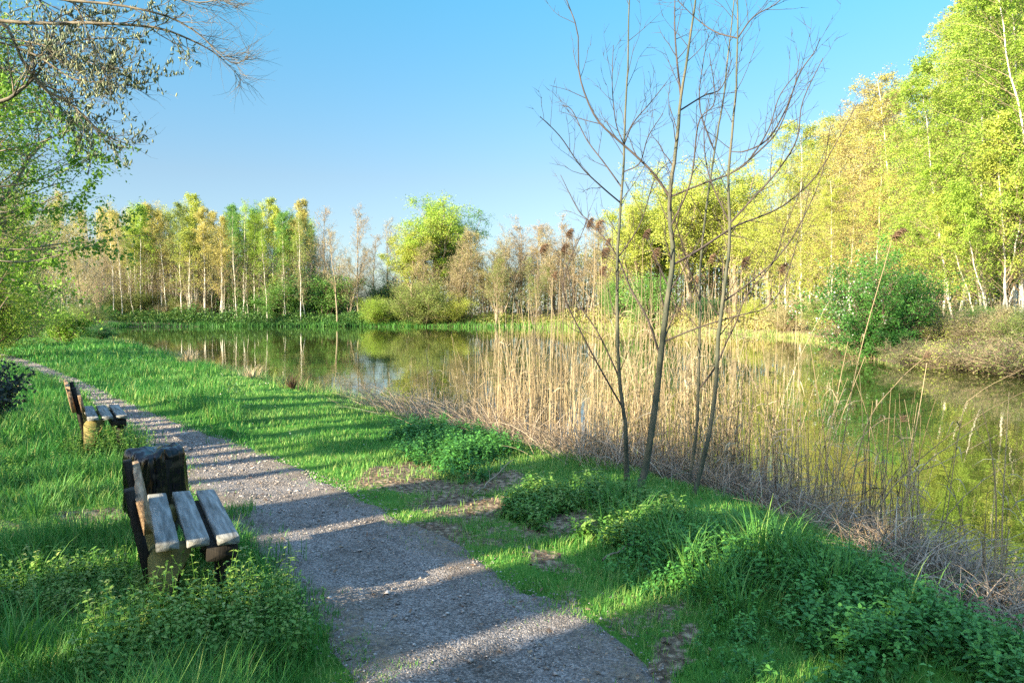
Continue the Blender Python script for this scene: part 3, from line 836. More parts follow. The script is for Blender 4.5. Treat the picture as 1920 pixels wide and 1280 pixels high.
# shrubs of the far bank
shr = []
for px in range(205, 640, 17):
    shr.append((px + rs.uniform(-5, 5), 116 + rs.uniform(0, 14), (GREEN if px > 400 else TAN) if rs.random() < .6 else (DARK if px > 380 else OLIVE), rs.uniform(2.2, 5.0 if px < 420 else 7.5)))
for i, (px, d, c, h) in enumerate(shr):
    x = (px - CX) / F_PX * d
    place('shrub', PROTO['shrub'][i % 4], (x, d, gz(x, d) - .1), h, rs.uniform(0, 6), c,
          f"{ORD[i]} understorey shrub from the left below the far birches, {CNAME[c]}", 'shrub', 'shrubs under the far birches', widen=1.25)
mid = [(705, 103, 562, LIME, 'low rounded lime bush at the water edge right of the birches', 1.7),
       (742, 104, 572, OLIVE, 'low olive bush between two rounded lime bushes', 1.1),
       (800, 102, 532, OLIVE, 'large rounded olive-lime bush below the largest willow', 1.6),
       (850, 102, 556, YLIME, 'yellow bush right of the large rounded lime bush', 1.5),
       (730, 115, 520, DARK, 'dark green bush in the gap left of the largest willow', 1.0),
       (705, 112, 530, DARK, 'dark green bush behind the low rounded lime bush', 1.0),
       (1150, 94, 530, GREEN, 'green bush on the far bank behind the reed bed', 1.0),
       (1215, 88, 520, GREEN, 'green bush below the narrow yellow willow', 1.0),
       (1320, 82, 555, DARK, 'dark green bush on the sandy bank behind the saplings', 1.2),
       (1420, 78, 560, YLIME, 'yellow bush at the top of the sandy bank', 1.2),
       (1480, 66, 560, TAN, 'tan bush on the sandy bank left of the blossoming bush', 1.2),
       (1545, 55, 560, OLIVE, 'olive bush on the sandy bank nearest the blossoming bush', 1.2),
       (1740, 40, 560, TAN, 'tan thicket between the green bush and the birch trunks', 1.2),
       (1800, 36, 585, OLIVE, 'low olive thicket overhanging the water below the birches', 1.3),
       (1870, 33, 570, TAN, 'low tan thicket overhanging the water at the right edge', 1.4),
       (1925, 30, 580, OLIVE, 'olive thicket cut by the right edge of the picture', 1.3),
       (1840, 40, 570, GREEN, 'green bush at the foot of the leaning birches', 1.3)]
for i, (px, d, top, c, nm, w) in enumerate(mid):
    tree_px('shrub', PROTO['big_shrub'][i % 2] if d > 90 else PROTO['shrub'][i % 4], px, d + (10 if d > 90 else 0), top, c, nm, 'bush', 'bushes along the far and right banks', widen=w)

# blossoming bush over the water
bl = shrub_proto(301, H=4.6, nleaf=19000, leaf=.11, wide=.85, stems=22, blossom=1700, sig=.03)
tree_px('blossoming_bush', bl, 1640, 35.5, 482, (.11, .28, .05, 1), 'big green bush with white blossom on its left side, overhanging the water', 'bush', rz=0.0)

tree_px('shrub', shrub_proto(302, H=1.8, nleaf=14000, leaf=.09, wide=1.0, stems=20), 1650, 34.3, 600, (.07, .20, .035, 1), 'low dark green skirt of twigs over the water below the blossoming bush', 'bush', widen=1.35)
BRUSH = [shrub_proto(331 + i, H=1.6, nleaf=2600, leaf=.06, wide=1.1, stems=34) for i in range(2)]
for i, (px, d, top, c, nm) in enumerate([(1700, 37, 585, OLIVE, 'twiggy olive brush between the blossoming bush and the leaning birches'), (1745, 35.5, 596, YLIME, 'tall yellow brush in front of the leaning birch trunks'),
        (1795, 35, 590, YLIME, 'yellow twiggy brush under the leaning birch trunks'), (1845, 33.5, 602, TAN, 'tan brush right under the leaning birch trunks'), (1895, 32, 590, LIME, 'lime brush at the right edge under the birches'),
        (1945, 31, 585, OLIVE, 'olive brush beyond the right edge under the birches'), (1670, 42, 560, YLIME, 'yellow brush close behind the blossoming bush'), (1580, 52, 585, YLIME, 'yellow brush on the bank left of the blossoming bush')]):
    tree_px('shrub', BRUSH[i % 2], px, d, top, c, nm, 'bush', 'bushes along the far and right banks', widen=1.5)
for i, (px, d, top, c, nm) in enumerate([(1715, 33, 632, OLIVE, 'low olive-brown brush overhanging the water just right of the blossoming bush'), (1765, 32, 636, OLIVE, 'low olive brush overhanging the water, second right of the blossoming bush'),
        (1820, 30, 630, YLIME, 'low yellowish brush overhanging the water, third right of the blossoming bush'), (1880, 28.5, 634, TAN, 'low tan brush overhanging the water by the right edge'), (1590, 47, 608, TAN, 'low tan brush on the waterline left of the blossoming bush'),
        (1940, 27, 625, OLIVE, 'low olive brush on the waterline cut by the right edge')]):
    tree_px('shrub', BRUSH[i % 2], px, d - (2.9 if px > 1650 else .3), top, c, nm, 'bush', 'bushes along the far and right banks', widen=1.9)
# green shrub by the path end
sp = shrub_proto(311, H=2.0, nleaf=6000, leaf=.09, wide=.8)
tree_px('shrub', sp, 118, 40, 578, (.17, .30, .03, 1), 'low green shrub beside the path end at the pond corner', 'bush', widen=1.3)
tree_px('shrub', PROTO['shrub'][1], 190, 46, 606, (.05, .15, .04, 1), 'low dark green brambles trailing to the water beside the green shrub', 'bush', widen=2.4)
dk = shrub_proto(313, H=.9, nleaf=1500, leaf=.07, wide=.7, stems=9)
place('shrub', dk, (-7.35, 11.0, gz(-7.35, 11.0)), .95, 1.0, (.04, .055, .05, 1), 'small dark shrub at the left picture edge above the second bench', 'bush')

# the wood behind: one mass of thicket, trunks and twigs
def far_wood():
    rng = np.random.default_rng(88)
    kx = [-160, 200, 430, 610, 690, 790, 1100, 1300, 1450, 1600, 1750, 2150]
    kd = [84, 126, 130, 128, 126, 124, 116, 100, 90, 82, 70, 56]
    kh = [9, 13, 11, 8, 2.6, 7, 9.5, 10, 12, 13, 13, 13]
    mb = MB()
    n = 130000
    px = rng.uniform(-160, 2150, n); d = np.interp(px, kx, kd) + rng.uniform(-3, 16, n)
    x = (px - CX) / F_PX * d
    hmax = np.interp(px, kx, kh) * (.55 + .75 * fbm(x * .22, d * .05, 12))
    h = hmax * rng.random(n) ** .9
    base = ground_z(x, d)
    P = np.stack([x, d, base + h], 1)
    g = vnoise(x * .15, h * .2, 14)
    tint = np.clip(.45 * g + .3 * rng.random(n) + .25 * np.interp(px, [-160, 200, 400, 640, 760, 1100, 1400, 2150], [.7, .6, .2, .15, .6, .8, .8, .6]), 0, 1)
    D = rng.normal(size=(n, 3)); N = rng.normal(size=(n, 3))
    mb.leaves(P, D, N, rng.uniform(.22, .5, n), rng.uniform(.1, .25, n), 0, tint)
    # low undergrowth down to the far waterline
    n = 34000
    px = np.where(rng.random(n) < .6, rng.uniform(180, 700, n), rng.uniform(640, 1480, n)); d = np.interp(px, [180, 850, 1000, 1130, 1250, 1400, 1480], [112.8, 111.5, 109, 102, 87, 73, 66]) + np.abs(rng.normal(0, 2.2, n))
    x = (px - CX) / F_PX * d
    h = (.25 + 2.4 * fbm(x * .35, d * .2, 15) ** 2) * rng.random(n) ** .8 * np.clip((d - np.interp(px, [180, 850, 1000, 1130, 1250, 1400, 1480], [112.8, 111.5, 109, 102, 87, 73, 66])) * .5 + .3, .2, 1.3)
    tint = np.clip(np.interp(px, [180, 420, 660, 800, 1100, 1480], [.35, .12, .10, .45, .7, .85]) + rng.normal(0, .14, n), 0, 1)
    mb.leaves(np.stack([x, d, ground_z(x, d) + h], 1), rng.normal(size=(n, 3)), rng.normal(size=(n, 3)), rng.uniform(.2, .42, n), rng.uniform(.1, .2, n), 0, tint)
    m = 900
    px = rng.uniform(-160, 2150, m); d = np.interp(px, kx, kd) + rng.uniform(-6, 12, m); x = (px - CX) / F_PX * d
    H = np.interp(px, kx, kh) * rng.uniform(.8, 1.5, m); b = ground_z(x, d)
    s = np.linspace(0, 1, 4)
    P = np.stack([x[:, None] + rng.normal(0, .08, m)[:, None] * H[:, None] * s, np.repeat(d[:, None], 4, 1), b[:, None] + H[:, None] * s], -1)
    mb.tubes(P, np.outer(rng.uniform(.04, .11, m), 1 - .8 * s), 4, 1)
    # pale stems and a veil of fine twigs behind the birch row
    m = 320
    px = rng.uniform(190, 630, m); d = rng.uniform(119, 138, m); x = (px - CX) / F_PX * d; H = rng.uniform(8, 13.5, m); b = ground_z(x, d); ln = rng.normal(0, .07, m)
    P = np.stack([x[:, None] + ln[:, None] * H[:, None] * s, np.repeat(d[:, None], 4, 1), b[:, None] + H[:, None] * s], -1)
    mb.tubes(P, np.outer(rng.uniform(.05, .10, m), 1 - .75 * s), 4, 2)
    R0 = np.outer(np.full(m, .05), 1 - .75 * s)
    p1, r1, L1 = sprout(rng, P, R0, 16, .25, .98, 2.0, .7, 4, up=.3, rmin=.014)
    p2, r2, L2 = sprout(rng, p1, r1, 3, .3, 1, .9, .6, 3, up=.1, rmin=.011)
    mb.tubes(p1, r1, 3, 3, rng.random(len(p1))); mb.tubes(p2, r2, 3, 3, rng.random(len(p2)))
    q = pick(rng, p2, 16000, .1, .15); q = q[rng.random(len(q)) < sstep(5, 10, q[:, 2])]
    mb.leaves(q, rng.normal(size=(len(q), 3)), rng.normal(size=(len(q), 3)), rng.uniform(.1, .18, len(q)), rng.uniform(.06, .11, len(q)), 0, np.clip(rng.normal(.75, .15, len(q)), 0, 1))
    lm = leaf_mat('far thicket', [(.045, .12, .03), (.10, .20, .035), (.26, .27, .07), (.40, .32, .13)], trans=.3)
    tag(link('far_wood', mb.mesh('far_wood', [lm, M['tan_bark'], M['birch_bark'], M['twig']])), 'continuous thicket and trunks of the wood behind the far bank', 'wood', kind='stuff')
far_wood()

tree_px('shrub', shrub_proto(303, H=3.0, nleaf=9000, leaf=.10, wide=.7, stems=16), 1693, 36.5, 535, (.10, .24, .04, 1), 'smaller green bush growing into the right side of the blossoming bush', 'bush', widen=1.0)

for i, (px, d, top, c, nm) in enumerate([(8, 36, 515, OLIVE, 'olive thicket closing the left edge beyond the leafy tree'), (62, 50, 545, TAN, 'tan thicket behind the low green shrub at the path end'),
        (-45, 27, 480, LIME, 'light green thicket at the left edge, cut by the picture'), (160, 66, 565, OLIVE, 'olive thicket behind the brambles at the pond corner')]):
    tree_px('shrub', PROTO['big_shrub'][i % 2], px, d, top, c, nm, 'bush', 'thickets at the left edge', widen=1.1)

# leafy tree at the left edge
def leafy_left():
    rng = np.random.default_rng(77)
    t, c, H = willow_proto(321, H=9.5, nleaf=26000, leaf=.075, spread=.42, t0=.15, sig=.14, bark='willow_bark')
    place('leafy_tree', (t, c, H), (-11.9, 16.0, 0), 8.0, .6, (.24, .36, .05, 1), 'young leafy green tree at the left edge, overhanging the path', 'tree', widen=1.2)
    t, c, H = birch_proto(322, H=11, nleaf=15000, leaf=.10, t0=.1, n1=50, wide=.26, fat=.8)
    place('birch_tree', (t, c, H), (-16.6, 24.5, 0), 9.5, .6, (.22, .30, .04, 1), 'slim light green tree at the left edge behind the leafy one', 'tree')
    t, c, H = alder_proto(323, H=9, nbud=4000, leaf=.06, stems=3, n1=48, bark='tan_bark')
    place('alder_tree', (t, c, H), (-22.5, 31.5, 0), 8, .6, (.24, .22, .09, 1), 'leaning pale trunks with thin twigs at the left edge, beyond the leafy tree', 'tree', tilt=(.25, 0))
leafy_left()

# ------------------------------------------------------------------ wood out of view on the left: it shades the foreground
shade = [(-6, -12, 'willow', 14), (-4, -14, 'willow', 13), (-6, -8, 'willow', 11), (-4, -11, 'willow', 10), (-.9, -9, 'shrub', 5), (.2, -10, 'shrub', 5.4), (1.2, -8.6, 'shrub', 4.6), (-2.2, -9.5, 'shrub', 5.5), (7.0, -6.0, 'shrub', 2.6),
         (7.6, -9, 'pole', 22), (8.9, -8, 'pole', 23), (9.4, -10, 'pole', 20), (10.5, -8, 'pole', 22), (11.7, -9, 'pole', 24), (12.2, -7, 'pole', 20), (15.0, -8, 'pole', 22), (15.9, -9, 'pole', 22), (16.8, -8, 'pole', 23), (17.4, -10, 'pole', 24),
         (18.9, -9, 'multi_alder', 6.5), (19.8, -8, 'pole', 22), (22, -9, 'multi_alder', 6), (24.0, -6, 'multi_alder', 7), (26.5, -4, 'multi_alder', 7), (29, -5, 'multi_alder', 7.5), (31.5, -3, 'multi_alder', 7), (33.5, -5, 'multi_alder', 8), (36, -4, 'multi_alder', 8), (21, -5, 'pole', 20), (23, -4, 'pole', 20), (25.4, -5, 'pole', 20)]
for i, (q, a, k, h) in enumerate(shade):
    x, y = -.6 * q + .8 * a, .8 * q + .6 * a
    nm = {'willow': 'willow_tree', 'alder': 'alder_tree', 'multi_alder': 'alder_tree', 'pole': 'birch_tree', 'shrub': 'shrub'}[k]
    place(nm, PROTO[k][i % len(PROTO[k])], (x, y, gz(x, y) - .05), h, rs.uniform(0, 6), OLIVE, 'tree of the wood beside the path, left of the picture', 'tree', 'wood beside the path outside the picture')

def pollard(q, a, r, h, seed, cs=1.0):  # unseen thick trunks, added so the gaps between them cast light streaks
    rng = np.random.default_rng(seed)
    x, y = -.6 * q + .8 * a, .8 * q + .6 * a
    root = empty('added_shade_pollard', (x, y, gz(x, y) - .05))
    tag(root, 'unseen added thick pollard willow beside the path, left of the picture', 'willow tree', 'added pollards outside the picture that shape the light')
    nz, na = 26, 28
    t = np.linspace(0, 2 * math.pi, na, endpoint=False); zs = np.linspace(-.2, h, nz)
    R = r * (1 + .25 * np.exp(-np.maximum(zs, 0) / .4))[:, None] * (1 + .05 * np.sin(3 * t + zs[:, None]) + .04 * (vnoise(t[None] * 3 + 0 * zs[:, None], zs[:, None] * 2 + 0 * t[None], seed) - .5))
    V = np.stack([R * np.cos(t), R * np.sin(t), np.repeat(zs[:, None], na, 1)], -1)
    idx = np.arange(nz * na).reshape(nz, na); A = idx[:-1]; B = np.roll(A, -1, 1); C = idx[1:]; D = np.roll(C, -1, 1)
    mb = MB(); mb.add(V, np.stack([A, B, D, C], -1).reshape(-1, 4))
    link('trunk', mb.mesh('shade_pollard_trunk', [M['bark']], smooth=True), root)
    n = 46; az = rng.uniform(0, 6.28, n); s = np.linspace(0, 1, 6); L = rng.uniform(1.6, 3.2, n) * cs; out = rng.uniform(.1, .55, n)
    P = np.zeros((n, 6, 3)); P[..., 0] = np.cos(az)[:, None] * (r * .8 + out[:, None] * L[:, None] * s); P[..., 1] = np.sin(az)[:, None] * (r * .8 + out[:, None] * L[:, None] * s)
    P[..., 2] = h - .15 + L[:, None] * s
    m = MB(); m.tubes(P, np.outer(np.full(n, .03), 1 - .8 * s), 4, 0)
    p1, r1, _ = sprout(rng, P, np.outer(np.full(n, .03), 1 - .8 * s), 8, .2, 1, .6, .6, 4, up=.2)
    m.tubes(p1, r1, 3, 0); rand_leaves(m, rng, pick(rng, p1, 2600, .1, .08), .09, .05, 1)
    c = link('crown', m.mesh('shade_pollard_crown', [M['twig'], M['crown']]), root); c.color = LIME
for i, (q, a, r, h, cs) in enumerate([(2.45, -9, .47, 5.7, .25), (3.52, -9, .385, 5.6, .25), (4.65, -8.0, .53, 5.2, .3), (5.9, -8.0, .46, 5.0, .22), (1.5, -9.6, .40, 5.8, .3), (11.1, -8, .22, 6.0, .3), (13.0, -8.5, .36, 6.2, .5), (14.1, -8, .30, 6.0, .5), (10.0, -9, .10, 5.5, .2), (8.35, -8, .12, 4.5, .2)]):
    pollard(q, a, r, h, 900 + i, cs)

# ------------------------------------------------------------------ overhanging catkin willow, top left
def px_line(pts, d, dz=None, n=None):
    """pixel polyline to world at depths d (scalar or list)"""
    dd = np.broadcast_to(np.asarray(d, float), (len(pts),)) if np.ndim(d) == 0 else np.interp(np.linspace(0, 1, len(pts)), np.linspace(0, 1, len(d)), d)
    P = np.array([at_depth(x, y, q) for (x, y), q in zip(pts, dd)])
    if n:
        P = smooth_line(P, n)
    return P

def smooth_line(P, n):
    """Catmull-Rom through the points"""
    Q = np.vstack([2 * P[0] - P[1], P, 2 * P[-1] - P[-2]])
    k = len(P) - 1
    out = []
    for u in np.linspace(0, k, n):
        i = min(int(u), k - 1); t = u - i
        p0, p1, p2, p3 = Q[i], Q[i + 1], Q[i + 2], Q[i + 3]
        out.append(.5 * ((2 * p1) + (-p0 + p2) * t + (2 * p0 - 5 * p1 + 4 * p2 - p3) * t ** 2 + (-p0 + 3 * p1 - 3 * p2 + p3) * t ** 3))
    return np.array(out)

def catkins(mb, rng, pts, L, R, mat, tint):
    """small spindle shapes pointing upwards"""
    n = len(pts); k = 5
    D = rng.normal(size=(n, 3)) * .45; D[:, 2] += .9; D = nrm(D)
    s = np.linspace(0, 1, k)
    P = pts[:, None] + D[:, None] * (s[None, :, None] * L[:, None, None])
    prof = np.array([.3, .9, 1, .75, .15])
    mb.tubes(P, R[:, None] * prof[None], 5, mat, tint)

def catkin_willow():
    rng = np.random.default_rng(55)
    root = empty('catkin_willow', (-8.2, 6.2, 0))
    tag(root, 'willow reaching in at the top left with bare twigs and grey catkins', 'willow tree')
    o = np.array(root.location)
    base = np.array([[-8.2, 6.2, -.2], [-8.1, 6.3, 1.5], [-7.7, 6.5, 3.0], [-7.2, 6.8, 4.4], [-6.6, 7.1, 5.8]])
    mb = MB(); T = smooth_line(base, 14)[None] - o
    mb.tubes(T, np.linspace(.17, .07, 14)[None], 8)
    link('trunk', mb.mesh('catkin_willow_trunk', [M['willow_bark']], smooth=True), root)
    limbs = [
        ([(-420, -120), (-200, -20), (-60, 30), (60, 44), (180, 44), (290, 52), (350, 72), (400, 98), (436, 130), (458, 158)], [7.2, 7.6], .030),
        ([(-380, -160), (-160, -60), (0, -20), (120, 0), (220, 10), (310, 30), (370, 62), (410, 100), (440, 120), (466, 108)], [7.0, 7.2], .022),
        ([(-420, -60), (-150, 0), (0, 40), (40, 110), (82, 165), (125, 190), (155, 215), (178, 238), (210, 260), (245, 272)], [7.4, 8.0], .030),
        ([(-300, -160), (-60, -90), (40, -40), (75, 5), (95, 42), (107, 80), (120, 110), (150, 130), (175, 150)], [7.4, 7.8], .020),
        ([(-200, -120), (20, -60), (110, -20), (150, 25), (162, 57), (180, 100), (197, 140), (207, 158)], [7.0, 7.3], .014),
        ([(-400, 260), (-120, 215), (0, 192), (40, 168), (70, 140), (90, 110), (130, 80), (200, 72), (270, 75)], [7.6, 7.8], .034),
        ([(-420, 60), (-200, 60), (-50, 70), (60, 100), (130, 145), (180, 155), (230, 160), (285, 155)], [7.5, 7.5], .018),
        ([(-420, -200), (-120, -120), (60, -60), (200, -30), (300, -10), (370, 5), (410, 0), (432, 5)], [6.9, 7.0], .018),
        ([(-300, 130), (-100, 110), (10, 130), (60, 150), (110, 195), (140, 230), (165, 270)], [8.0, 8.3], .014),
        ([(-300, 20), (-80, 60), (30, 75), (100, 90), (150, 110), (200, 128), (240, 125)], [7.6, 7.2], .014),
    ]
    tr = T[0] + o
    for j, (pts, d, r) in enumerate(limbs):
        P = px_line(pts, d)
        # root the limb on the trunk
        i = 6 + (j * 3) % 7
        P = smooth_line(np.vstack([tr[i], P]), 26)
        P = (P - o)[None]
        R = (np.linspace(r * .85, r * .09, 26) + .0015)[None]
        m = MB(); m.tubes(P, R, 5)
        t0 = .42
        p1, r1, L1 = sprout(rng, P, R, 22, .36, 1, .78, .6, 6, up=.05, curve=.02, wob=.07, rr=.5, rmin=.0028, prof=lambda t: 1.15 - 1.0 * t)
        p2, r2, L2 = sprout(rng, p1, r1, 6, .1, 1, .26, .6, 5, up=.10, curve=.1, wob=.09, rr=.6, rmin=.0020)
        m.tubes(p1, r1, 3); m.tubes(p2, r2, 3)
        n = 380
        cp = pick(rng, np.concatenate([p2]), n, .05, .004)
        # the outermost thin twigs stay bare
        cp = cp[(cp[:, 0] + o[0]) < (350 - CX) / F_PX * 7.2]
        n = len(cp)
        lb = link('branch', m.mesh('catkin_willow_branch', [M['willow_bark'], M['catkin']]), root)
        if n:
            mc = MB(); catkins(mc, rng, cp, rng.uniform(.03, .065, n), rng.uniform(.005, .0095, n), 0, rng.random(n))
            link('catkin', mc.mesh('catkin_cluster', [M['catkin']], smooth=True), lb)["kind"] = 'stuff'
catkin_willow()

# low leafy twigs at the left edge under the willow
def left_spray():
    rng = np.random.default_rng(56)
    root = empty('young_tree', (-9.6, 9.2, 0))
    tag(root, 'young tree at the left edge with long leafy twigs drooping over the path', 'tree')
    o = np.array(root.location)
    mb = MB(); T = smooth_line(np.array([[-9.6, 9.2, -.1], [-9.5, 9.3, 1.2], [-9.2, 9.5, 2.4], [-8.9, 9.7, 3.6], [-8.8, 9.8, 4.6]]), 12)[None] - o
    mb.tubes(T, np.linspace(.06, .015, 12)[None], 6)
    link('trunk', mb.mesh('young_tree_trunk', [M['willow_bark']], smooth=True), root)
    for j, (pts, d) in enumerate([
            ([(-160, 440), (-40, 480), (40, 492), (110, 478), (165, 462), (205, 452)], 10.0),
            ([(-160, 420), (-40, 460), (50, 468), (120, 462), (170, 440), (230, 425)], 10.2),
            ([(-160, 330), (-40, 350), (40, 345), (110, 325), (160, 300), (180, 282)], 10.4),
            ([(-160, 300), (-40, 290), (40, 275), (90, 262), (130, 245), (165, 250)], 10.0),
            ([(-160, 250), (-40, 230), (30, 215), (80, 210), (125, 215), (160, 235)], 10.6),
            ([(-160, 380), (-20, 395), (60, 400), (120, 385), (160, 372)], 10.3),
            ([(-160, 520), (-40, 520), (30, 525), (80, 540), (120, 548)], 10.1),
            ([(-160, 200), (-30, 190), (20, 170), (60, 165), (100, 180)], 10.5)]):
        P = smooth_line(np.vstack([T[0][3 + j % 8] + o, px_line(pts, d)]), 18) - o
        R = np.linspace(.016, .0025, 18)[None]
        m = MB(); m.tubes(P[None], R, 4)
        p1, r1, L1 = sprout(rng, P[None], R, 16, .25, 1, .55, .7, 5, up=.0, curve=-.1, wob=.06, rr=.5, rmin=.002)
        m.tubes(p1, r1, 3)
        b = link('branch', m.mesh('young_tree_branch', [M['willow_bark']]), root)
        mc = MB()
        pts_ = np.concatenate([pick(rng, p1, 520, .1, .04), pick(rng, P[None], 60, .5, .03)])
        rand_leaves(mc, rng, pts_, .055, .034, 0, .5)
        c = link('foliage', mc.mesh('young_tree_foliage', [M['crown']]), b)
        c.color = (.18, .32, .04, 1)
left_spray()

# ------------------------------------------------------------------ saplings in front of the reeds
def sapling(label, trunk, d, r0, r1, branches, seed, twigs=9, group='bare saplings on the bank'):
    rng = np.random.default_rng(seed)
    P = px_line(trunk, d)
    zb = gz(P[0][0], P[0][1])
    P[0][2] = zb - .08
    root = empty('sapling', tuple(P[0] + np.array([0, 0, .08])))
    o = np.array(root.location)
    K = 40
    T = smooth_line(P, K)
    wob = np.cumsum(rng.normal(0, .003, (K, 3)), 0); T = T + wob - wob[0]
    s = np.linspace(0, 1, K)
    R = (r0 * (1 - s) ** .8 + r1) * (1 + .7 * np.exp(-s / .035))
    mb = MB(); mb.tubes((T - o)[None], R[None], 8)
    link('trunk', mb.mesh('sapling_trunk', [M['sap_bark']], smooth=True), root)
    tag(root, label, 'sapling', group)
    def near(pt):
        i = np.argmin(np.abs((T - pt)[:, 2]) + .3 * np.linalg.norm(T - pt, axis=1)); return T[i], R[i]
    for (pts, rb) in branches:
        q = at_depth(pts[0][0], pts[0][1], d)
        a, ra = near(q)
        sg = rng.choice([-1, 1]) * rng.uniform(.1, .55)
        B = px_line(pts, [a[1], a[1] + sg])
        B[0] = a
        B = smooth_line(B, 22) - o
        rB = (min(rb * .62, ra * .7) * (1 - np.linspace(0, 1, 22)) ** .8 + .0028)[None]
        m = MB(); m.tubes(B[None], rB, 5)
        p1, r1_, L1 = sprout(rng, B[None], rB, twigs, .2, .98, .36, .7, 6, up=.18, curve=.08, wob=.05, rr=.5, rmin=.0019)
        p2, r2_, L2 = sprout(rng, p1, r1_, 3, .3, .95, .10, .7, 3, up=.1, wob=.05, rr=.7, rmin=.0022)
        m.tubes(p1, r1_, 4); m.tubes(p2, r2_, 3)
        link('branch', m.mesh('sapling_branch', [M['sap_twig']], smooth=True), root)
    m = MB()
    p1, r1_, L1 = sprout(rng, (T - o)[None], R[None], 16, .25, .98, .5, .75, 6, up=.25, curve=.12, wob=.05, rr=.35, rmin=.003)
    p2, r2_, L2 = sprout(rng, p1, r1_, 3, .3, .95, .16, .6, 3, up=.1, rr=.7, rmin=.0024)
    m.tubes(p1, r1_, 4); m.tubes(p2, r2_, 3)
    link('twig', m.mesh('sapling_twig', [M['sap_twig']], smooth=True), root)["kind"] = 'stuff'

sapling('thickest bare sapling with grey-green stem forking above the reeds',
        [(1190, 938), (1210, 880), (1228, 760), (1240, 650), (1252, 560), (1263, 480), (1258, 420), (1260, 350), (1272, 270), (1280, 180), (1296, 80), (1318, -60)], 7.0, .027, .006,
        [([(1262, 508), (1308, 470), (1357, 437), (1385, 421), (1428, 405), (1472, 383), (1527, 334), (1571, 262), (1609, 191)], .016),
         ([(1259, 360), (1225, 325), (1190, 290), (1150, 255), (1120, 225), (1098, 180), (1085, 130), (1083, 60), (1062, 0), (1050, -30)], .016),
         ([(1280, 185), (1268, 98), (1265, 33), (1267, -40)], .013),
         ([(1279, 205), (1319, 180), (1352, 165), (1374, 109)], .009),
         ([(1261, 370), (1319, 344), (1374, 323), (1428, 279), (1461, 240), (1489, 164), (1500, 98)], .012),
         ([(1236, 662), (1215, 600), (1182, 541), (1160, 487), (1139, 454), (1106, 416), (1084, 394), (1051, 328)], .013),
         ([(1240, 652), (1286, 623), (1330, 607), (1390, 590), (1439, 575), (1472, 525), (1505, 415), (1518, 350)], .010),
         ([(1260, 430), (1295, 340), (1310, 230), (1340, 190), (1330, 100)], .010)], 401)
sapling('slim dark sapling left of the thickest one, leaning straight up from the reeds',
        [(1175, 935), (1173, 800), (1168, 770), (1160, 690), (1156, 560), (1158, 480), (1163, 400), (1172, 290), (1176, 200), (1180, 100), (1184, -40)], 7.2, .0155, .0045,
        [([(1170, 770), (1125, 690), (1088, 620), (1058, 555), (1062, 505), (1090, 440), (1106, 400)], .011),
         ([(1160, 380), (1128, 350), (1089, 312), (1051, 257), (1013, 219)], .008),
         ([(1166, 350), (1133, 306), (1100, 262), (1073, 208), (1056, 197)], .008),
         ([(1171, 262), (1188, 230), (1221, 191), (1251, 153)], .006),
         ([(1168, 330), (1199, 306), (1215, 257), (1243, 213)], .006),
         ([(1172, 280), (1155, 230), (1148, 160), (1150, 85)], .006),
         ([(1160, 700), (1122, 625), (1080, 560), (1060, 490)], .009),
         ([(1158, 480), (1200, 420), (1230, 330), (1262, 300)], .007)], 402)
sapling('tan stemmed sapling right of the thickest one with wide arching branches',
        [(1296, 970), (1312, 890), (1335, 770), (1343, 640), (1352, 560), (1360, 480), (1362, 410), (1357, 330), (1363, 250), (1371, 160), (1376, 55), (1374, -50)], 6.8, .0165, .0045,
        [([(1361, 295), (1396, 284), (1439, 262), (1472, 208), (1500, 137), (1527, 98), (1538, 71)], .010),
         ([(1362, 416), (1407, 377), (1456, 323), (1494, 262), (1505, 191), (1543, 109)], .011),
         ([(1374, 77), (1412, 33), (1450, 11), (1475, -10)], .007),
         ([(1374, 77), (1341, 60), (1303, 33), (1265, -5)], .007),
         ([(1358, 330), (1400, 305), (1440, 245), (1462, 180), (1500, 130)], .008),
         ([(1362, 410), (1330, 330), (1320, 250), (1330, 180)], .008),
         ([(1352, 560), (1405, 530), (1460, 480), (1500, 420), (1540, 330), (1556, 240)], .009)], 403)
sapling('thinnest sapling between the two thicker ones, forking low to the right',
        [(1288, 935), (1305, 800), (1308, 690), (1308, 600), (1307, 520), (1318, 400), (1335, 280), (1350, 180), (1360, 90), (1372, -30)], 7.5, .011, .0045,
        [([(1308, 738), (1340, 690), (1363, 640), (1379, 607), (1401, 552), (1450, 492), (1472, 427), (1505, 350)], .011),
         ([(1307, 560), (1285, 480), (1262, 400), (1240, 340)], .006),
         ([(1335, 290), (1312, 200), (1318, 120), (1330, 60)], .006)], 404)

# ------------------------------------------------------------------ benches
M['grey_wood'] = noise_mat('weathered grey wood', [(.25, (.07, .068, .06)), (.5, (.17, .17, .16)), (.75, (.33, .33, .31))], scale=(9, .7, 9), nscale=5, bump=.6, bscale=18, bdist=.004)
M['brown_wood'] = noise_mat('rotten brown wood', [(.25, (.08, .05, .03)), (.5, (.22, .14, .08)), (.75, (.40, .28, .17))], scale=(8, .8, 8), nscale=6, bump=.8, bscale=20, bdist=.006)
M['dark_wood'] = noise_mat('dark stained wood', [(.3, (.008, .007, .006)), (.7, (.03, .024, .018))], scale=(8, 8, 1), nscale=6, bump=.5, bscale=20, bdist=.004)
M['concrete'] = noise_mat('mossy yellow concrete', [(.3, (.10, .09, .035)), (.6, (.24, .20, .07)), (.8, (.32, .29, .16))], nscale=7, bump=.5, bscale=50, bdist=.004)

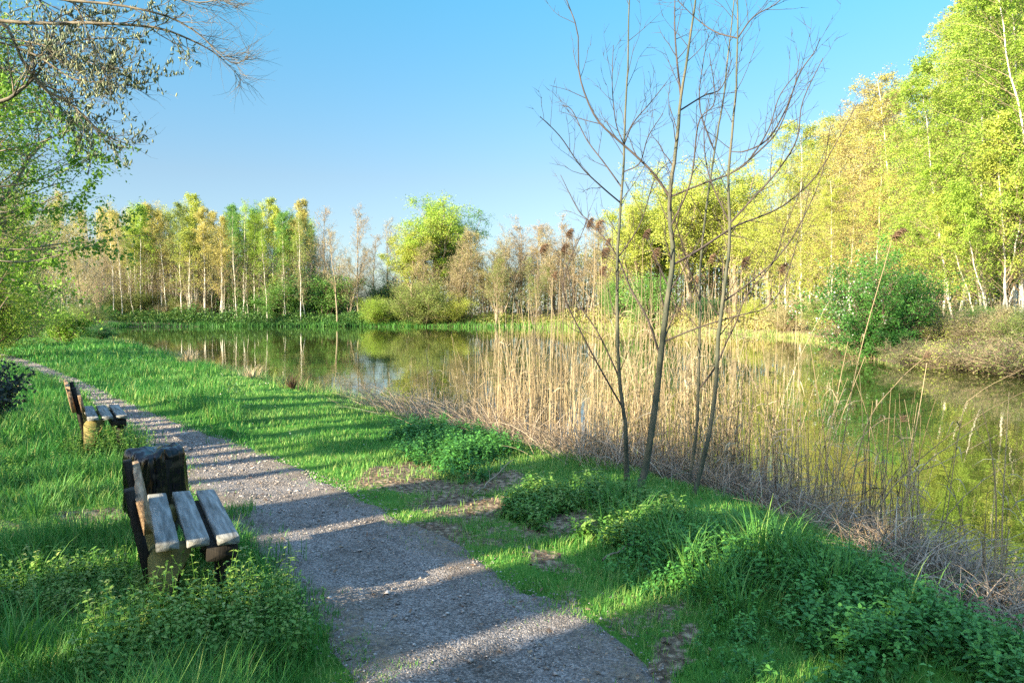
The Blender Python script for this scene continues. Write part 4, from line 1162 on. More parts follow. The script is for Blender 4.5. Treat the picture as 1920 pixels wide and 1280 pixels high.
def plank(mb, lo, hi, rng, seg=14, rough=.0016, bev=.005):
    """worn plank along local Y: rounded corners and slightly uneven surface"""
    x0, y0, z0 = lo; x1, y1, z1 = hi
    sec = []
    b = min(bev, (z1 - z0) * .3)
    for (cx, cz, a0) in ((x1 - b, z1 - b, 0), (x0 + b, z1 - b, 90), (x0 + b, z0 + b, 180), (x1 - b, z0 + b, 270)):
        for a in (0, 45, 90):
            an = rad(a0 + a); sec.append((cx + b * math.cos(an), cz + b * math.sin(an)))
    sec = np.array(sec); ns = len(sec)
    ys = np.linspace(y0, y1, seg)
    V = np.zeros((seg, ns, 3)); V[:, :, 0] = sec[None, :, 0]; V[:, :, 2] = sec[None, :, 1]; V[:, :, 1] = ys[:, None]
    V[:, :, 0] += rng.normal(0, rough * .5, (seg, 1)); V[:, :, 2] += rng.normal(0, rough * .4, (seg, 1))
    V += rng.normal(0, rough * .25, V.shape)
    V[0, :, 1] += rng.normal(0, rough * 1.5, ns); V[-1, :, 1] += rng.normal(0, rough * 1.5, ns)
    idx = np.arange(seg * ns).reshape(seg, ns)
    A = idx[:-1]; B = np.roll(A, -1, 1); C = idx[1:]; D = np.roll(C, -1, 1)
    Q = np.stack([A, C, D, B], -1).reshape(-1, 4)
    cen0 = V[0].mean(0); cen1 = V[-1].mean(0)
    Vall = np.vstack([V.reshape(-1, 3), cen0, cen1]); n = seg * ns
    T = [(idx[0, i], idx[0, (i + 1) % ns], n) for i in range(ns)] + [(idx[-1, (i + 1) % ns], idx[-1, i], n + 1) for i in range(ns)]
    mb.add(Vall, Q, T)

def rot_y(V, a, c):
    V = V - c; ca, sa = math.cos(a), math.sin(a)
    return np.stack([V[:, 0] * ca + V[:, 2] * sa, V[:, 1], -V[:, 0] * sa + V[:, 2] * ca], 1) + c

def make_bench(loc, rz, label, seed, L=1.20, backtop=.70, broken=False):
    rng = np.random.default_rng(seed)
    root = empty('park_bench', loc, rz)
    tag(root, label, 'bench', 'old wooden benches by the path')
    h = L / 2
    for i, x in enumerate((-.205, -.062, .081)):
        mb = MB(); plank(mb, (x, -h + rng.uniform(-.02, .02), .412), (x + .108, h + rng.uniform(-.015, .015), .450), rng)
        link('seat_slat', mb.mesh('seat_slat', [M['grey_wood']], smooth=False), root)
    c = np.array([-.22, 0, .45]); tilt = -.20
    def back(name, lo, hi, mat):
        mb = MB(); plank(mb, lo, hi, rng, rough=.003)
        mb.V = [rot_y(v, tilt, c) for v in mb.V]
        return link(name, mb.mesh(name, [mat]), root)
    back('back_slat', (-.245, -h, .51), (-.205, h, backtop - .02), M['brown_wood'])
    if broken:
        back('back_slat', (-.335, -h * .9, .52), (-.295, h, backtop + .09), M['brown_wood'])
    for y in (-h * .72, h * .72):
        mb = MB()
        mb.box((-.293, y - .045, .05), (-.247, y + .045, backtop + (.02 if not broken else .06)))
        mb.V = [rot_y(v, tilt * .9, c) for v in mb.V]
        link('back_post', mb.mesh('back_post', [M['dark_wood']]), root)
        # concrete foot: a block with a notch under the seat
        mb = MB()
        prof = [(-.24, -.1), (-.24, .36), (-.21, .398), (-.03, .398), (-.05, .33), (-.09, .27), (-.10, .12), (-.09, -.1)]
        n = len(prof)
        V = [(x, y - .06, z) for x, z in prof] + [(x, y + .06, z) for x, z in prof]
        Q = [(i, (i + 1) % n, n + (i + 1) % n, n + i) for i in range(n)]
        T = [(0, i + 1, i) for i in range(1, n - 1)] + [(n, n + i, n + i + 1) for i in range(1, n - 1)]
        mb.add(V, Q, T)
        link('leg', mb.mesh('bench_leg', [M['concrete']]), root)
        mb = MB(); mb.box((.085, y - .045, -.1), (.165, y + .045, .322))
        link('leg', mb.mesh('bench_front_leg', [M['dark_wood']]), root)
    # dark rail under the front slat
    mb = MB(); plank(mb, (.03, -h * .96, .325), (.185, h * .9, .396), rng)
    link('rail', mb.mesh('bench_rail', [M['dark_wood']]), root)
    return root

make_bench((-1.85, 4.41, 0), rad(27), 'nearest weathered bench with grey seat planks, beside the black bin bag', 501)
make_bench((-4.80, 9.08, 0), rad(31), 'smaller looking second bench further along the path, with broken brown backrest', 502, L=1.2, backtop=.72, broken=True)

# ------------------------------------------------------------------ litter bin with black bag
def build_bin():
    rng = np.random.default_rng(61)
    c = on_plane(297, 935, 0.32)
    root = empty('litter_bin', (-2.53, 5.45, 0), .3)
    tag(root, 'litter bin wrapped in a shiny crumpled black bag at the end of the near bench', 'litter bin')
    mb = MB()
    na, nz = 40, 8
    a = np.linspace(0, 2 * math.pi, na, endpoint=False)
    zz = np.linspace(.0, .58, nz)
    V = np.array([[(.165 * math.cos(t), .165 * math.sin(t), z) for t in a] for z in zz])
    idx = np.arange(na * nz).reshape(nz, na)
    A = idx[:-1]; B = np.roll(A, -1, 1); C = idx[1:]; D = np.roll(C, -1, 1)
    mb.add(V, np.stack([A, B, D, C], -1).reshape(-1, 4))
    link('bin_body', mb.mesh('bin_body', [M['dark_wood']], smooth=True), root)
    # bag: folded over the rim, hanging down outside, gathered in radial pleats
    na = 220
    a = np.linspace(0, 2 * math.pi, na, endpoint=False)
    prof = [(.01, .625), (.07, .635), (.12, .648), (.150, .652), (.170, .640), (.182, .61), (.186, .56), (.188, .50), (.190, .44), (.190, .38), (.194, .30), (.198, .24), (.190, .20)]
    # finer rows along the profile
    pf = np.array(prof); pf = smooth_line(np.c_[pf, np.zeros(len(pf))], 60)[:, :2]
    rows = []
    ph = rng.uniform(0, 6.28, 12)
    creases = [(rng.uniform(0, 6.28), rng.choice([-.6, 1.3]) * rng.uniform(.004, .012), rng.uniform(.02, .08), rng.uniform(-.5, .5), rng.uniform(.3, .6)) for _ in range(20)]
    for j, (r, z) in enumerate(pf):
        q = j / 59
        sq = 1 + .10 * np.cos(4 * a + .4) * min(1, r / .15)                      # squarish
        pl_ = np.zeros_like(a)
        for (ca_, am, wd, sl, fd) in creases:
            dd = (a - ca_ - sl * (q - .4) + math.pi) % (2 * math.pi) - math.pi
            pl_ += am * np.exp(-np.abs(dd) / wd) * max(0, 1 - abs(q - .42) / fd)
        pl_ *= min(1, r / .10)
        cr = (vnoise(a * 7 + 3, np.full_like(a, q * 14), 3) - .5) * .006 + (np.abs(vnoise(a * 16, np.full_like(a, q * 3 + a * 2), 5) - .5)) * .009
        zz = z + (np.sin(3 * a + ph[3]) * .010 + np.sin(5 * a + ph[4]) * .007 - .006 * np.abs(np.sin(5.5 * a + ph[5]))) * min(1, r / .16) * (1 if q < .6 else max(0, 1 - (q - .6) * 3))
        if q > .9: zz = zz + (vnoise(a * 9, np.zeros_like(a), 8) - .5) * .05
        big = 1 + .12 * (vnoise(np.cos(a) * 1.6 + 7, np.sin(a) * 1.6 + q * 2.2, 6) - .5) * min(1, r / .1)
        zz = zz + .05 * (vnoise(np.cos(a) * 2.4 * r / .17 + 3, np.sin(a) * 2.4 * r / .17 + 9, 7) - .5) * max(0, 1 - max(0, q - .35) * 2.2)
        R = r * sq * big - pl_ + cr
        rows.append(np.stack([R * np.cos(a), R * np.sin(a), zz], -1))
    V = np.array(rows)
    idx = np.arange(V.shape[0] * na).reshape(-1, na)
    A = idx[:-1]; B = np.roll(A, -1, 1); C = idx[1:]; D = np.roll(C, -1, 1)
    mb = MB(); mb.add(V, np.stack([A, C, D, B], -1).reshape(-1, 4))
    m, n, l = new_mat('black bag plastic')
    out = n.new("ShaderNodeOutputMaterial"); p = n.new("ShaderNodeBsdfPrincipled")
    p.inputs['Base Color'].default_value = (.003, .003, .005, 1)
    p.inputs['Roughness'].default_value = .18; p.inputs['Specular IOR Level'].default_value = .4
    l.new(p.outputs[0], out.inputs['Surface'])
    tcn = n.new("ShaderNodeTexCoord"); nz = n.new("ShaderNodeTexNoise"); nz.inputs['Scale'].default_value = 9; nz.inputs['Detail'].default_value = 4; nz.inputs['Distortion'].default_value = 1.5
    mpn = n.new("ShaderNodeMapping"); mpn.inputs['Scale'].default_value = (1.6, 1.6, .5); l.new(tcn.outputs['Object'], mpn.inputs[0]); l.new(mpn.outputs[0], nz.inputs['Vector'])
    bm_ = n.new("ShaderNodeBump"); bm_.inputs['Strength'].default_value = .10; bm_.inputs['Distance'].default_value = .02; l.new(nz.outputs['Fac'], bm_.inputs['Height']); l.new(bm_.outputs[0], p.inputs['Normal'])
    link('bin_bag', mb.mesh('bin_bag', [m], smooth=True), root)
build_bin()

# ------------------------------------------------------------------ grass
def fan(rng, r0, r1, n, a0=-.80, a1=.80):
    r = np.sqrt(rng.uniform(r0 ** 2, r1 ** 2, n)); a = rng.uniform(a0, a1, n)
    return r * np.sin(a), r * np.cos(a), r

def build_grass():
    rng = np.random.default_rng(71)
    mb = MB()
    for (r0, r1, dens, w, hs) in [(1.6, 4.2, 5200, .0042, 1.0), (4.2, 6.5, 3600, .005, 1.0), (6.5, 10, 1900, .0065, 1.0), (10, 16, 850, .009, 1.0), (16, 26, 330, .014, 1.0), (26, 48, 70, .028, 1.2)]:
        area = .8 * (r1 ** 2 - r0 ** 2)
        n = int(area * dens)
        x, y, r = fan(rng, r0, r1, n)
        sd = poly_sd(x, y, pond); ps = poly_sd(x, y, path_poly)
        edge_n = (fbm(x * 2.3, y * 2.3, 31) - .5) * .7 + (fbm(x * 7, y * 7, 33) - .5) * .9 + (rng.random(n) < .10) * -.35
        keep = (sd > .05) & (ps > -.10 + edge_n * .55)
        left = x < -0.9 - .42 * np.maximum(y - 4, 0)
        soil = soil_mask(x, y)
        keep &= rng.random(n) > np.clip((soil + (fbm(x * 4, y * 4, 57) - .5) * .9 - .22) * 1.9, 0, .93)
        cl = fbm(x * 1.6, y * 1.6, 51); cl2 = fbm(x * .6, y * .6, 53)
        keep &= rng.random(n) < np.clip(.45 + cl * 1.1, 0, 1)
        x, y, r, sd, ps, left, cl, cl2, soil = [v[keep] for v in (x, y, r, sd, ps, left, cl, cl2, soil)]
        n = len(x)
        # left verge: rough and tufted; strip between path and pond: short turf
        h = np.where(left, .06 + .16 * cl ** 1.6 + .10 * sstep(.5, .75, cl), .030 + .065 * cl)
        h *= np.clip(.6 + ps * 1.6, .5, 1) * rng.uniform(.55, 1.3, n) * hs
        h = np.where((sd < .6) & (y > 9), h + .10, h)
        z = np.where(ps < .06, np.maximum(ground_z(x, y), .004), ground_z(x, y) - .008)
        P = np.stack([x, y, z], 1)
        tint = np.clip(.06 + .50 * cl2 + .42 * rng.random(n) + .15 * (~left) + .25 * soil, 0, .8)
        tint = np.where(rng.random(n) < .06 * (.4 + 1.6 * fbm(x * .9, y * .9, 55)), rng.uniform(.82, 1, n), tint)
        mb.blades(P, h, w * rng.uniform(.6, 1.3, n), h * rng.uniform(.1, .9, n), rng.uniform(0, 6.28, n), tint=tint)
    tag(link('meadow_grass', mb.mesh('meadow_grass', [M['grass']])), 'green meadow grass on both sides of the gravel path', 'grass', kind='stuff')
build_grass()

def leaf_plants(name, label, cat, X, Y, H, mat, rng, pairs=6, leaf=.05, spread=.6, tint_shift=0.0, Hvar=.35):
    """leafy herb stems with opposite pairs of leaves"""
    n = len(X)
    H = np.broadcast_to(H, (n,)) * rng.uniform(1 - Hvar, 1 + Hvar, n)
    Z = ground_z(X, Y) - .01
    az = rng.uniform(0, 6.28, n); lean = H * rng.uniform(0, .45, n)
    k = 4; s = np.linspace(0, 1, k)
    P = np.zeros((n, k, 3))
    P[..., 0] = X[:, None] + np.cos(az)[:, None] * lean[:, None] * s ** 1.5
    P[..., 1] = Y[:, None] + np.sin(az)[:, None] * lean[:, None] * s ** 1.5
    P[..., 2] = Z[:, None] + H[:, None] * s
    mb = MB()
    mb.tubes(P, np.outer(np.ones(n), .0028 * (1 - .6 * s)), 3, tint=.25)
    base_t = rng.random(n)
    for j in range(pairs):
        t = (j + 1.2) / (pairs + .4)
        f = t * (k - 1); i = min(int(f), k - 2); fr = f - i
        B = P[:, i] * (1 - fr) + P[:, i + 1] * fr
        a = rng.uniform(0, 6.28, n)
        for sgn in (0, math.pi):
            aa = a + sgn + rng.normal(0, .25, n)
            el = rng.normal(.15 - .35 * (1 - t), .3, n)
            D = np.stack([np.cos(aa) * np.cos(el), np.sin(aa) * np.cos(el), np.sin(el)], 1)
            N = np.stack([-np.cos(aa) * np.sin(el), -np.sin(aa) * np.sin(el), np.cos(el)], 1) + rng.normal(0, .18, (n, 3))
            sz = leaf * rng.uniform(.7, 1.25, n) * (1.15 - .6 * t) * (H / H.mean()) ** .5
            # folded two-facet leaf
            D = nrm(D); S = nrm(np.cross(D, N)); U = nrm(np.cross(S, D))
            L = sz[:, None]; W = (sz * .62)[:, None]
            v0 = B; v1 = B + D * L * .35 + S * W * .5 + U * L * .10; v2 = B + D * L * .75 + S * W * .28 - U * L * .02
            v3 = B + D * L - U * L * .18; v4 = B + D * L * .75 - S * W * .28 - U * L * .02; v5 = B + D * L * .35 - S * W * .5 + U * L * .10
            vm = B + D * L * .45 - U * L * .02
            V = np.stack([v0, v1, v2, v3, v4, v5, vm], 1)
            ii = np.arange(n)[:, None] * 7
            Q = np.concatenate([ii + np.array([[0, 1, 2, 6]]), ii + np.array([[6, 2, 3, 4]]), ii + np.array([[0, 6, 4, 5]])])
            tt = np.clip(.25 * rng.random(n) + .45 * base_t + .35 * t - .05 + tint_shift, 0, 1)
            mb.add(V, Q, tint=np.repeat(tt, 7))
    o = link(name, mb.mesh(name, [mat]))
    tag(o, label, cat, kind='stuff')
    return o

def scatter_px(rng, n, poly_px, z=0.0):
    poly = np.array([on_plane(x, y, z)[:2] for x, y in poly_px])
    lo, hi = poly.min(0), poly.max(0)
    out = np.zeros((0, 2))
    while len(out) < n:
        p = rng.uniform(lo, hi, (n * 4, 2))
        p = p[poly_sd(p[:, 0], p[:, 1], poly) < 0]
        out = np.vstack([out, p])
    return out[:n]

def build_herbs():
    rng = np.random.default_rng(81)
    # nettles on the bank right of the path
    reg = scatter_px(rng, 3600, [(1215, 1010), (1330, 985), (1500, 1040), (1700, 1120), (1920, 1230), (2100, 1400), (1900, 1700), (1330, 1500), (1250, 1255), (1300, 1190), (1190, 1110), (1120, 1060)])
    d = fbm(reg[:, 0] * 1.6, reg[:, 1] * 1.6, 91)
    sd = poly_sd(reg[:, 0], reg[:, 1], pond); ps = poly_sd(reg[:, 0], reg[:, 1], path_poly)
    k = (sd > .12) & (ps > .12) & (rng.random(len(reg)) < np.clip((d - .33) * 4, 0, 1) * sstep(.05, .9, ps))
    reg = reg[k]; ps = ps[k]
    leaf_plants('nettle_patch', 'dark green nettles covering the bank right of the path', 'nettles', reg[:, 0], reg[:, 1], .05 + .10 * sstep(.1, 1.1, ps), M['nettle'], rng, pairs=6, leaf=.046, Hvar=.6, tint_shift=.06)
    reg = scatter_px(rng, 1500, [(930, 960), (1000, 915), (1100, 905), (1230, 935), (1290, 975), (1200, 1030), (1080, 1020), (1000, 985)])
    reg = reg[rng.random(len(reg)) < np.clip((fbm(reg[:, 0] * 2, reg[:, 1] * 2, 93) - .38) * 6, 0, 1)]
    leaf_plants('bank_herb', 'fresh green herbs at the foot of the saplings', 'herbs', reg[:, 0], reg[:, 1], .12, M['weed'], rng, pairs=6, leaf=.048, tint_shift=-.1, Hvar=.6)
    reg = scatter_px(rng, 2200, [(735, 835), (770, 805), (850, 800), (950, 850), (965, 890), (880, 900), (800, 875)])
    reg = reg + rng.normal(0, .12, reg.shape); reg = reg[rng.random(len(reg)) < np.clip((fbm(reg[:, 0] * 1.7, reg[:, 1] * 1.7, 94) - .34) * 5, .04, 1)]
    leaf_plants('dark_herb', 'dark green herb cushion at the edge of the reed bed', 'herbs', reg[:, 0], reg[:, 1], .17, M['nettle'], rng, pairs=7, leaf=.05, tint_shift=-.05, Hvar=.6)
    # dead nettles in front of the benches and across the left verge
    bx = rng.uniform([-.5, -1.25], [.42, -.40], (360, 2)); ca, sa = math.cos(rad(27)), math.sin(rad(27))
    bx = np.stack([-1.83 + bx[:, 0] * ca - bx[:, 1] * sa, 4.37 + bx[:, 0] * sa + bx[:, 1] * ca], 1)
    b2 = rng.uniform([-.45, -1.0], [.40, -.30], (190, 2)); c2, s2 = math.cos(rad(31)), math.sin(rad(31))
    bx = np.vstack([bx, np.stack([-4.80 + b2[:, 0] * c2 - b2[:, 1] * s2, 9.08 + b2[:, 0] * s2 + b2[:, 1] * c2], 1)])
    leaf_plants('bench_herb', 'leafy herbs growing up round the feet of the two benches', 'herbs', bx[:, 0], bx[:, 1], .29, M['weed'], rng, pairs=8, leaf=.036)
    reg = np.vstack([scatter_px(rng, 520, [(280, 1100), (400, 1085), (470, 1100), (500, 1170), (440, 1200), (300, 1190), (240, 1140)]),
                     scatter_px(rng, 120, [(140, 838), (240, 832), (250, 856), (150, 866)]),
                     scatter_px(rng, 380, [(-60, 1080), (230, 1060), (300, 1150), (200, 1180), (-60, 1160)]),
                     scatter_px(rng, 240, [(-60, 830), (120, 850), (200, 900), (-60, 930)])])
    leaf_plants('dead_nettle_patch', 'leafy dead nettles growing round the benches on the left verge', 'herbs', reg[:, 0], reg[:, 1], .13, M['weed'], rng, pairs=6, leaf=.034, Hvar=.6)
    reg = scatter_px(rng, 2600, [(-100, 1290), (-200, 900), (120, 860), (230, 930), (250, 1100), (470, 1190), (600, 1300), (620, 1500), (-200, 1500)])
    d = fbm(reg[:, 0] * 2.2, reg[:, 1] * 2.2, 95); ps = poly_sd(reg[:, 0], reg[:, 1], path_poly)
    reg = reg[(d > .45) & (ps > .1)]
    leaf_plants('clover_patch', 'low clover and speedwell leaves in the left verge grass', 'herbs', reg[:, 0], reg[:, 1], .08, M['weed'], rng, pairs=4, leaf=.030, tint_shift=-.15)
    # long sedge blades
    mb = MB()
    def tuft(cx, cy, n, h, spread, tint0):
        a = rng.uniform(0, 6.28, n); rr = np.abs(rng.normal(0, spread, n))
        x, y = cx + np.cos(a) * rr, cy + np.sin(a) * rr
        hh = h * rng.uniform(.6, 1.2, n)
        k = 5; s = np.linspace(0, 1, k)
        az = a + rng.normal(0, .5, n); ln = hh * rng.uniform(.2, .9, n)
        P = np.zeros((n, k, 3)); z = ground_z(x, y) - .01
        P[..., 0] = x[:, None] + np.cos(az)[:, None] * ln[:, None] * s ** 2
        P[..., 1] = y[:, None] + np.sin(az)[:, None] * ln[:, None] * s ** 2
        P[..., 2] = z[:, None] + hh[:, None] * (s - .28 * s ** 3 * (ln / hh)[:, None])
        W = np.outer(rng.uniform(.006, .011, n), 1 - .9 * s ** 1.5)
        S = np.stack([-np.sin(az), np.cos(az), np.zeros(n)], 1)
        mb.ribbons(P, W, S, tint=np.clip(tint0 + rng.normal(0, .12, n), 0, 1))
    for px, py, n, h in [(1340, 1120, 90, .34), (1420, 1070, 80, .42), (1480, 1085, 70, .40), (1290, 1080, 70, .32), (1250, 1030, 60, .30), (1560, 1130, 60, .36), (1390, 1150, 60, .30), (1180, 985, 60, .28),
                         (70, 970, 80, .28), (150, 1010, 60, .24), (60, 1085, 60, .25), (340, 1290, 80, .25), (200, 1250, 80, .24), (120, 920, 60, .24), (30, 880, 60, .25), (20, 1240, 80, .28), (430, 1250, 50, .22), (520, 1235, 50, .2)]:
        p = on_plane(px, py); tuft(p[0], p[1], n, h, .13, .28)
    for i in range(46):
        x = rng.uniform(1130, 1760); y = np.interp(x, [1130, 1330, 1640, 1780], [960, 1010, 1100, 1150]) + rng.uniform(-20, 55)
        p = on_plane(x, y); tuft(p[0], p[1], 26, rng.uniform(.2, .38), .12, rng.uniform(.15, .4))
    tag(link('sedge_tussocks', mb.mesh('sedge_tussocks', [M['sedge']])), 'long green sedge blades in tufts on the bank and verge', 'sedge', kind='stuff')
    # daisies on the lawn
    c = scatter_px(rng, 700, [(180, 660), (420, 690), (760, 800), (700, 880), (430, 800), (220, 730)])
    c = c[fbm(c[:, 0] * .7, c[:, 1] * .7, 96) > .52]; n = len(c)
    P = np.stack([c[:, 0], c[:, 1], ground_z(c[:, 0], c[:, 1]) + rng.uniform(.05, .10, n)], 1)
    mb = MB(); Nn = rng.normal(size=(n, 3)) * .3; Nn[:, 2] += 1; mb.leaves(P, rng.normal(size=(n, 3)) * [1, 1, .2], Nn, rng.uniform(.018, .028, n), rng.uniform(.016, .024, n), tint=rng.random(n))
    tag(link('daisy_bloom', mb.mesh('daisy_bloom', [M['blossom']])), 'tiny white daisies dotted over the lawn by the pond', 'daisies', kind='stuff')
    # litter
    N = 7000
    x, y, r = fan(rng, 2.2, 12, N * 6)
    sm = soil_mask(x, y); ps = poly_sd(x, y, path_poly)
    k = (rng.random(len(x)) < (sm * .9 + np.where(ps < 0, .05, .02))) & (ps > -1.5) & (poly_sd(x, y, pond) > 0)
    x, y, ps = x[k][:N], y[k][:N], ps[k][:N]; n = len(x)
    P = np.stack([x, y, np.where(ps < .05, .016, ground_z(x, y)) + .010], 1)
    D = rng.normal(size=(n, 3)); D[:, 2] *= .25
    Nn = rng.normal(size=(n, 3)) * .35; Nn[:, 2] += 1
    mb = MB(); sz = rng.uniform(.015, .05, n); mb.leaves(P, D, Nn, sz, sz * rng.uniform(.2, .6, n), tint=rng.random(n))
    tag(link('leaf_litter', mb.mesh('leaf_litter', [M['litter']])), 'brown dead leaves and bits on the bare soil', 'leaf litter', kind='stuff')
build_herbs()

# ------------------------------------------------------------------ reeds
shore = np.array([on_plane(x, y, WZ)[:2] for x, y in near_shore_px])
def shore_at(px):
    """shore point below picture column px"""
    xs = np.array([p[0] for p in near_shore_px][::-1], float)
    return np.array([np.interp(px, xs, shore[::-1, 0]), np.interp(px, xs, shore[::-1, 1])])
sh_dir = nrm((shore_at(1300) - shore_at(800))[None])[0]
sh_out = np.array([-sh_dir[1], sh_dir[0]])
if sh_out[1] < 0: sh_out = -sh_out          # points over the water

def reed_curve(x, y, z0, H, az, lean, k=7, nod=0.0):
    n = len(x); s = np.linspace(0, 1, k)
    P = np.zeros((n, k, 3))
    P[..., 0] = x[:, None] + np.cos(az)[:, None] * lean[:, None] * (s ** 1.6)
    P[..., 1] = y[:, None] + np.sin(az)[:, None] * lean[:, None] * (s ** 1.6)
    P[..., 2] = z0[:, None] + H[:, None] * (s - .12 * s ** 3 * (lean / H)[:, None])
    return P

def build_reeds():
    rng = np.random.default_rng(91)
    mb = MB()
    def batch(n, px0, px1, off0, off1, h0, h1, lean, density=None, leaves=3, rad_=.0052, tint=(.35, 1)):
        px = rng.uniform(px0, px1, n)
        B = np.array([shore_at(p) for p in px]); off = rng.uniform(off0, off1, n)
        B = B + off[:, None] * sh_out[None] + rng.normal(0, .05, (n, 2))
        x, y = B[:, 0], B[:, 1]
        cl = fbm(x * 1.9, y * 1.9, 61); k = rng.random(n) < np.clip((cl - .33) * 4.2, .05, 1)
        if density is not None: k &= rng.random(n) < np.interp(px, *density)
        x, y, px = x[k], y[k], px[k]; n = len(x)
        H = rng.uniform(h0, h1, n) * np.interp(px, [760, 860, 960, 1060, 1150, 1400], [.4, .55, .78, 1, 1.05, .9])
        az = rng.uniform(0, 6.28, n); ln = H * np.abs(rng.normal(0, lean, n))
        z0 = np.maximum(ground_z(x, y), WZ) - .05
        P = reed_curve(x, y, z0, H, az, ln)
        s = np.linspace(0, 1, 7)
        t = rng.uniform(tint[0], tint[1], n)
        mb.tubes(P, np.outer(rng.uniform(.7, 1.25, n) * rad_, 1 - .72 * s), 4, tint=t)
        # dry leaves hanging from the stem
        for j in range(leaves):
            i = rng.integers(1, 6, n); B0 = P[np.arange(n), i]
            a2 = rng.uniform(0, 6.28, n); L = rng.uniform(.18, .50, n)
            q = np.linspace(0, 1, 4)
            Lp = np.zeros((n, 4, 3))
            Lp[..., 0] = B0[:, 0:1] + np.cos(a2)[:, None] * (L * .55)[:, None] * q
            Lp[..., 1] = B0[:, 1:2] + np.sin(a2)[:, None] * (L * .55)[:, None] * q
            upw = rng.uniform(-.1, .9, n)
            Lp[..., 2] = B0[:, 2:3] + L[:, None] * (upw[:, None] * q - (.3 + .6 * upw[:, None]) * q ** 2 * .9)
            W = np.outer(rng.uniform(.006, .013, n), [.7, 1, .7, .05])
            S = np.stack([-np.sin(a2), np.cos(a2), rng.normal(0, .4, n)], 1)
            kk = rng.random(n) < .75
            mb.ribbons(Lp[kk], W[kk], S[kk], tint=np.clip(t[kk] + rng.normal(0, .15, kk.sum()), 0, 1))
    batch(2700, 780, 1400, -.6, 1.6, .7, 2.4, .18, density=([780, 880, 980, 1110, 1220, 1400], [.15, .45, 1, 1, .55, .25]))
    batch(700, 750, 1000, -.2, .9, .8, 1.7, .22, leaves=3)
    batch(260, 1230, 1640, -.2, .9, .6, 1.8, .24, tint=(.05, .8))
    batch(60, 1560, 1900, .0, 1.1, .7, 1.6, .25, tint=(.1, .9))
    tag(link('reed_bed', mb.mesh('reed_bed', [M['reed']])), 'dense bed of dry straw-coloured reeds at the pond edge', 'reeds', kind='stuff')
    # broken stems and old leaves lying in a tangle along the water edge
    mb = MB()
    n = 8400
    px = np.concatenate([rng.uniform(770, 1450, 3600), rng.uniform(1280, 2000, n - 3600)])
    B = np.array([shore_at(p) if p <= 1920 else shore_at(1920) + (p - 1920) * np.array([.003, -.006]) for p in px])
    B = B + (rng.normal(-.08, .26, n) - np.where(px < 1300, rng.uniform(0, .8, n), 0))[:, None] * sh_out[None]
    x, y = B[:, 0], B[:, 1]
    H = rng.uniform(.08, .50, n) * np.interp(px, [770, 1000, 1300, 1500, 1900], [1.2, 1.1, .9, .75, .8]); az = rng.uniform(0, 6.28, n); ln = rng.uniform(.1, .75, n) * np.where(px < 1050, 1.3, 1)
    # left part leans to the left
    az = np.where((px < 1050) & (rng.random(n) < .6), math.pi + rng.normal(0, .6, n), az)
    z0 = np.maximum(ground_z(x, y), WZ) - .02
    k = 6; s = np.linspace(0, 1, k)
    P = np.zeros((n, k, 3))
    P[..., 0] = x[:, None] + np.cos(az)[:, None] * ln[:, None] * s
    P[..., 1] = y[:, None] + np.sin(az)[:, None] * ln[:, None] * s
    arch = rng.uniform(.5, 1.5, n)
    P[..., 2] = z0[:, None] + H[:, None] * (s * (1 + arch[:, None]) - arch[:, None] * s ** 2)
    P[..., 2] = np.maximum(P[..., 2], WZ + .004)
    o_ = rng.permutation(n); P = P[o_]; az = az[o_]
    half = n // 2
    t = np.clip(rng.normal(.55, .28, n), 0, 1)
    mb.tubes(P[:half], np.outer(rng.uniform(.0018, .0042, half), 1 - .6 * s), 3, tint=t[:half])
    S = np.stack([-np.sin(az), np.cos(az), rng.normal(0, .5, n)], 1)
    mb.ribbons(P[half:], np.outer(rng.uniform(.005, .013, n - half), 1 - .85 * s), S[half:], tint=t[half:])
    tag(link('reed_tangle', mb.mesh('reed_tangle', [M['straw']])), 'grey tangle of broken reed stems along the water edge', 'reeds', kind='stuff')

    # single reeds that stand out: with plumes
    def plume_reed(px, py, d, base_px, label, size=.20, dark=0.2, nod=1):
        size *= .85; dark = min(1, dark + .15)
        top = at_depth(px, py, d)
        bx = shore_at(base_px); dd = d
        b = np.array([(base_px - CX) / F_PX * dd, dd])
        z0 = max(gz(b[0], b[1]), WZ) - .05
        root = empty('plumed_reed', (b[0], b[1], z0))
        tag(root, label, 'reed', 'reeds with seed plumes')
        o = np.array([b[0], b[1], z0])
        mid_ = np.array([b[0] * .6 + top[0] * .4, b[1] * .6 + top[1] * .4, z0 + (top[2] - z0) * .55])
        pts = np.array([o, mid_, top]) - o
        P = smooth_line(pts, 12)
        m = MB(); m.tubes(P[None], np.linspace(.0052, .0026, 12)[None], 5, tint=rng.uniform(.2, .8))
        for j in range(3):
            i = rng.integers(3, 9); a2 = rng.uniform(0, 6.28); L = rng.uniform(.2, .4); q = np.linspace(0, 1, 5)
            lp = np.stack([P[i, 0] + np.cos(a2) * L * .6 * q, P[i, 1] + np.sin(a2) * L * .6 * q, P[i, 2] + L * (.7 * q - .9 * q ** 2)], 1)
            m.ribbons(lp[None], np.array([[.008, .012, .010, .006, .001]]), np.array([[-np.sin(a2), np.cos(a2), .2]]), tint=.6)
        link('stem', m.mesh('reed_stem', [M['reed']]), root)
        # plume: fine drooping strands to one side
        ns = 150
        u = rng.random(ns); start = P[-1] + nrm((P[-1] - P[-3])[None])[0] * (u * size * .9)[:, None]
        drift = np.array([.72 * nod, .2, 0])
        k = 4; s = np.linspace(0, 1, k)
        L = size * .55 * (1 - .55 * u) * rng.uniform(.5, 1.2, ns)
        D = rng.normal(size=(ns, 3)) * .45 + drift + np.array([0, 0, .35]); D = nrm(D)
        start[:, 0] += nod * .35 * size * u ** 2
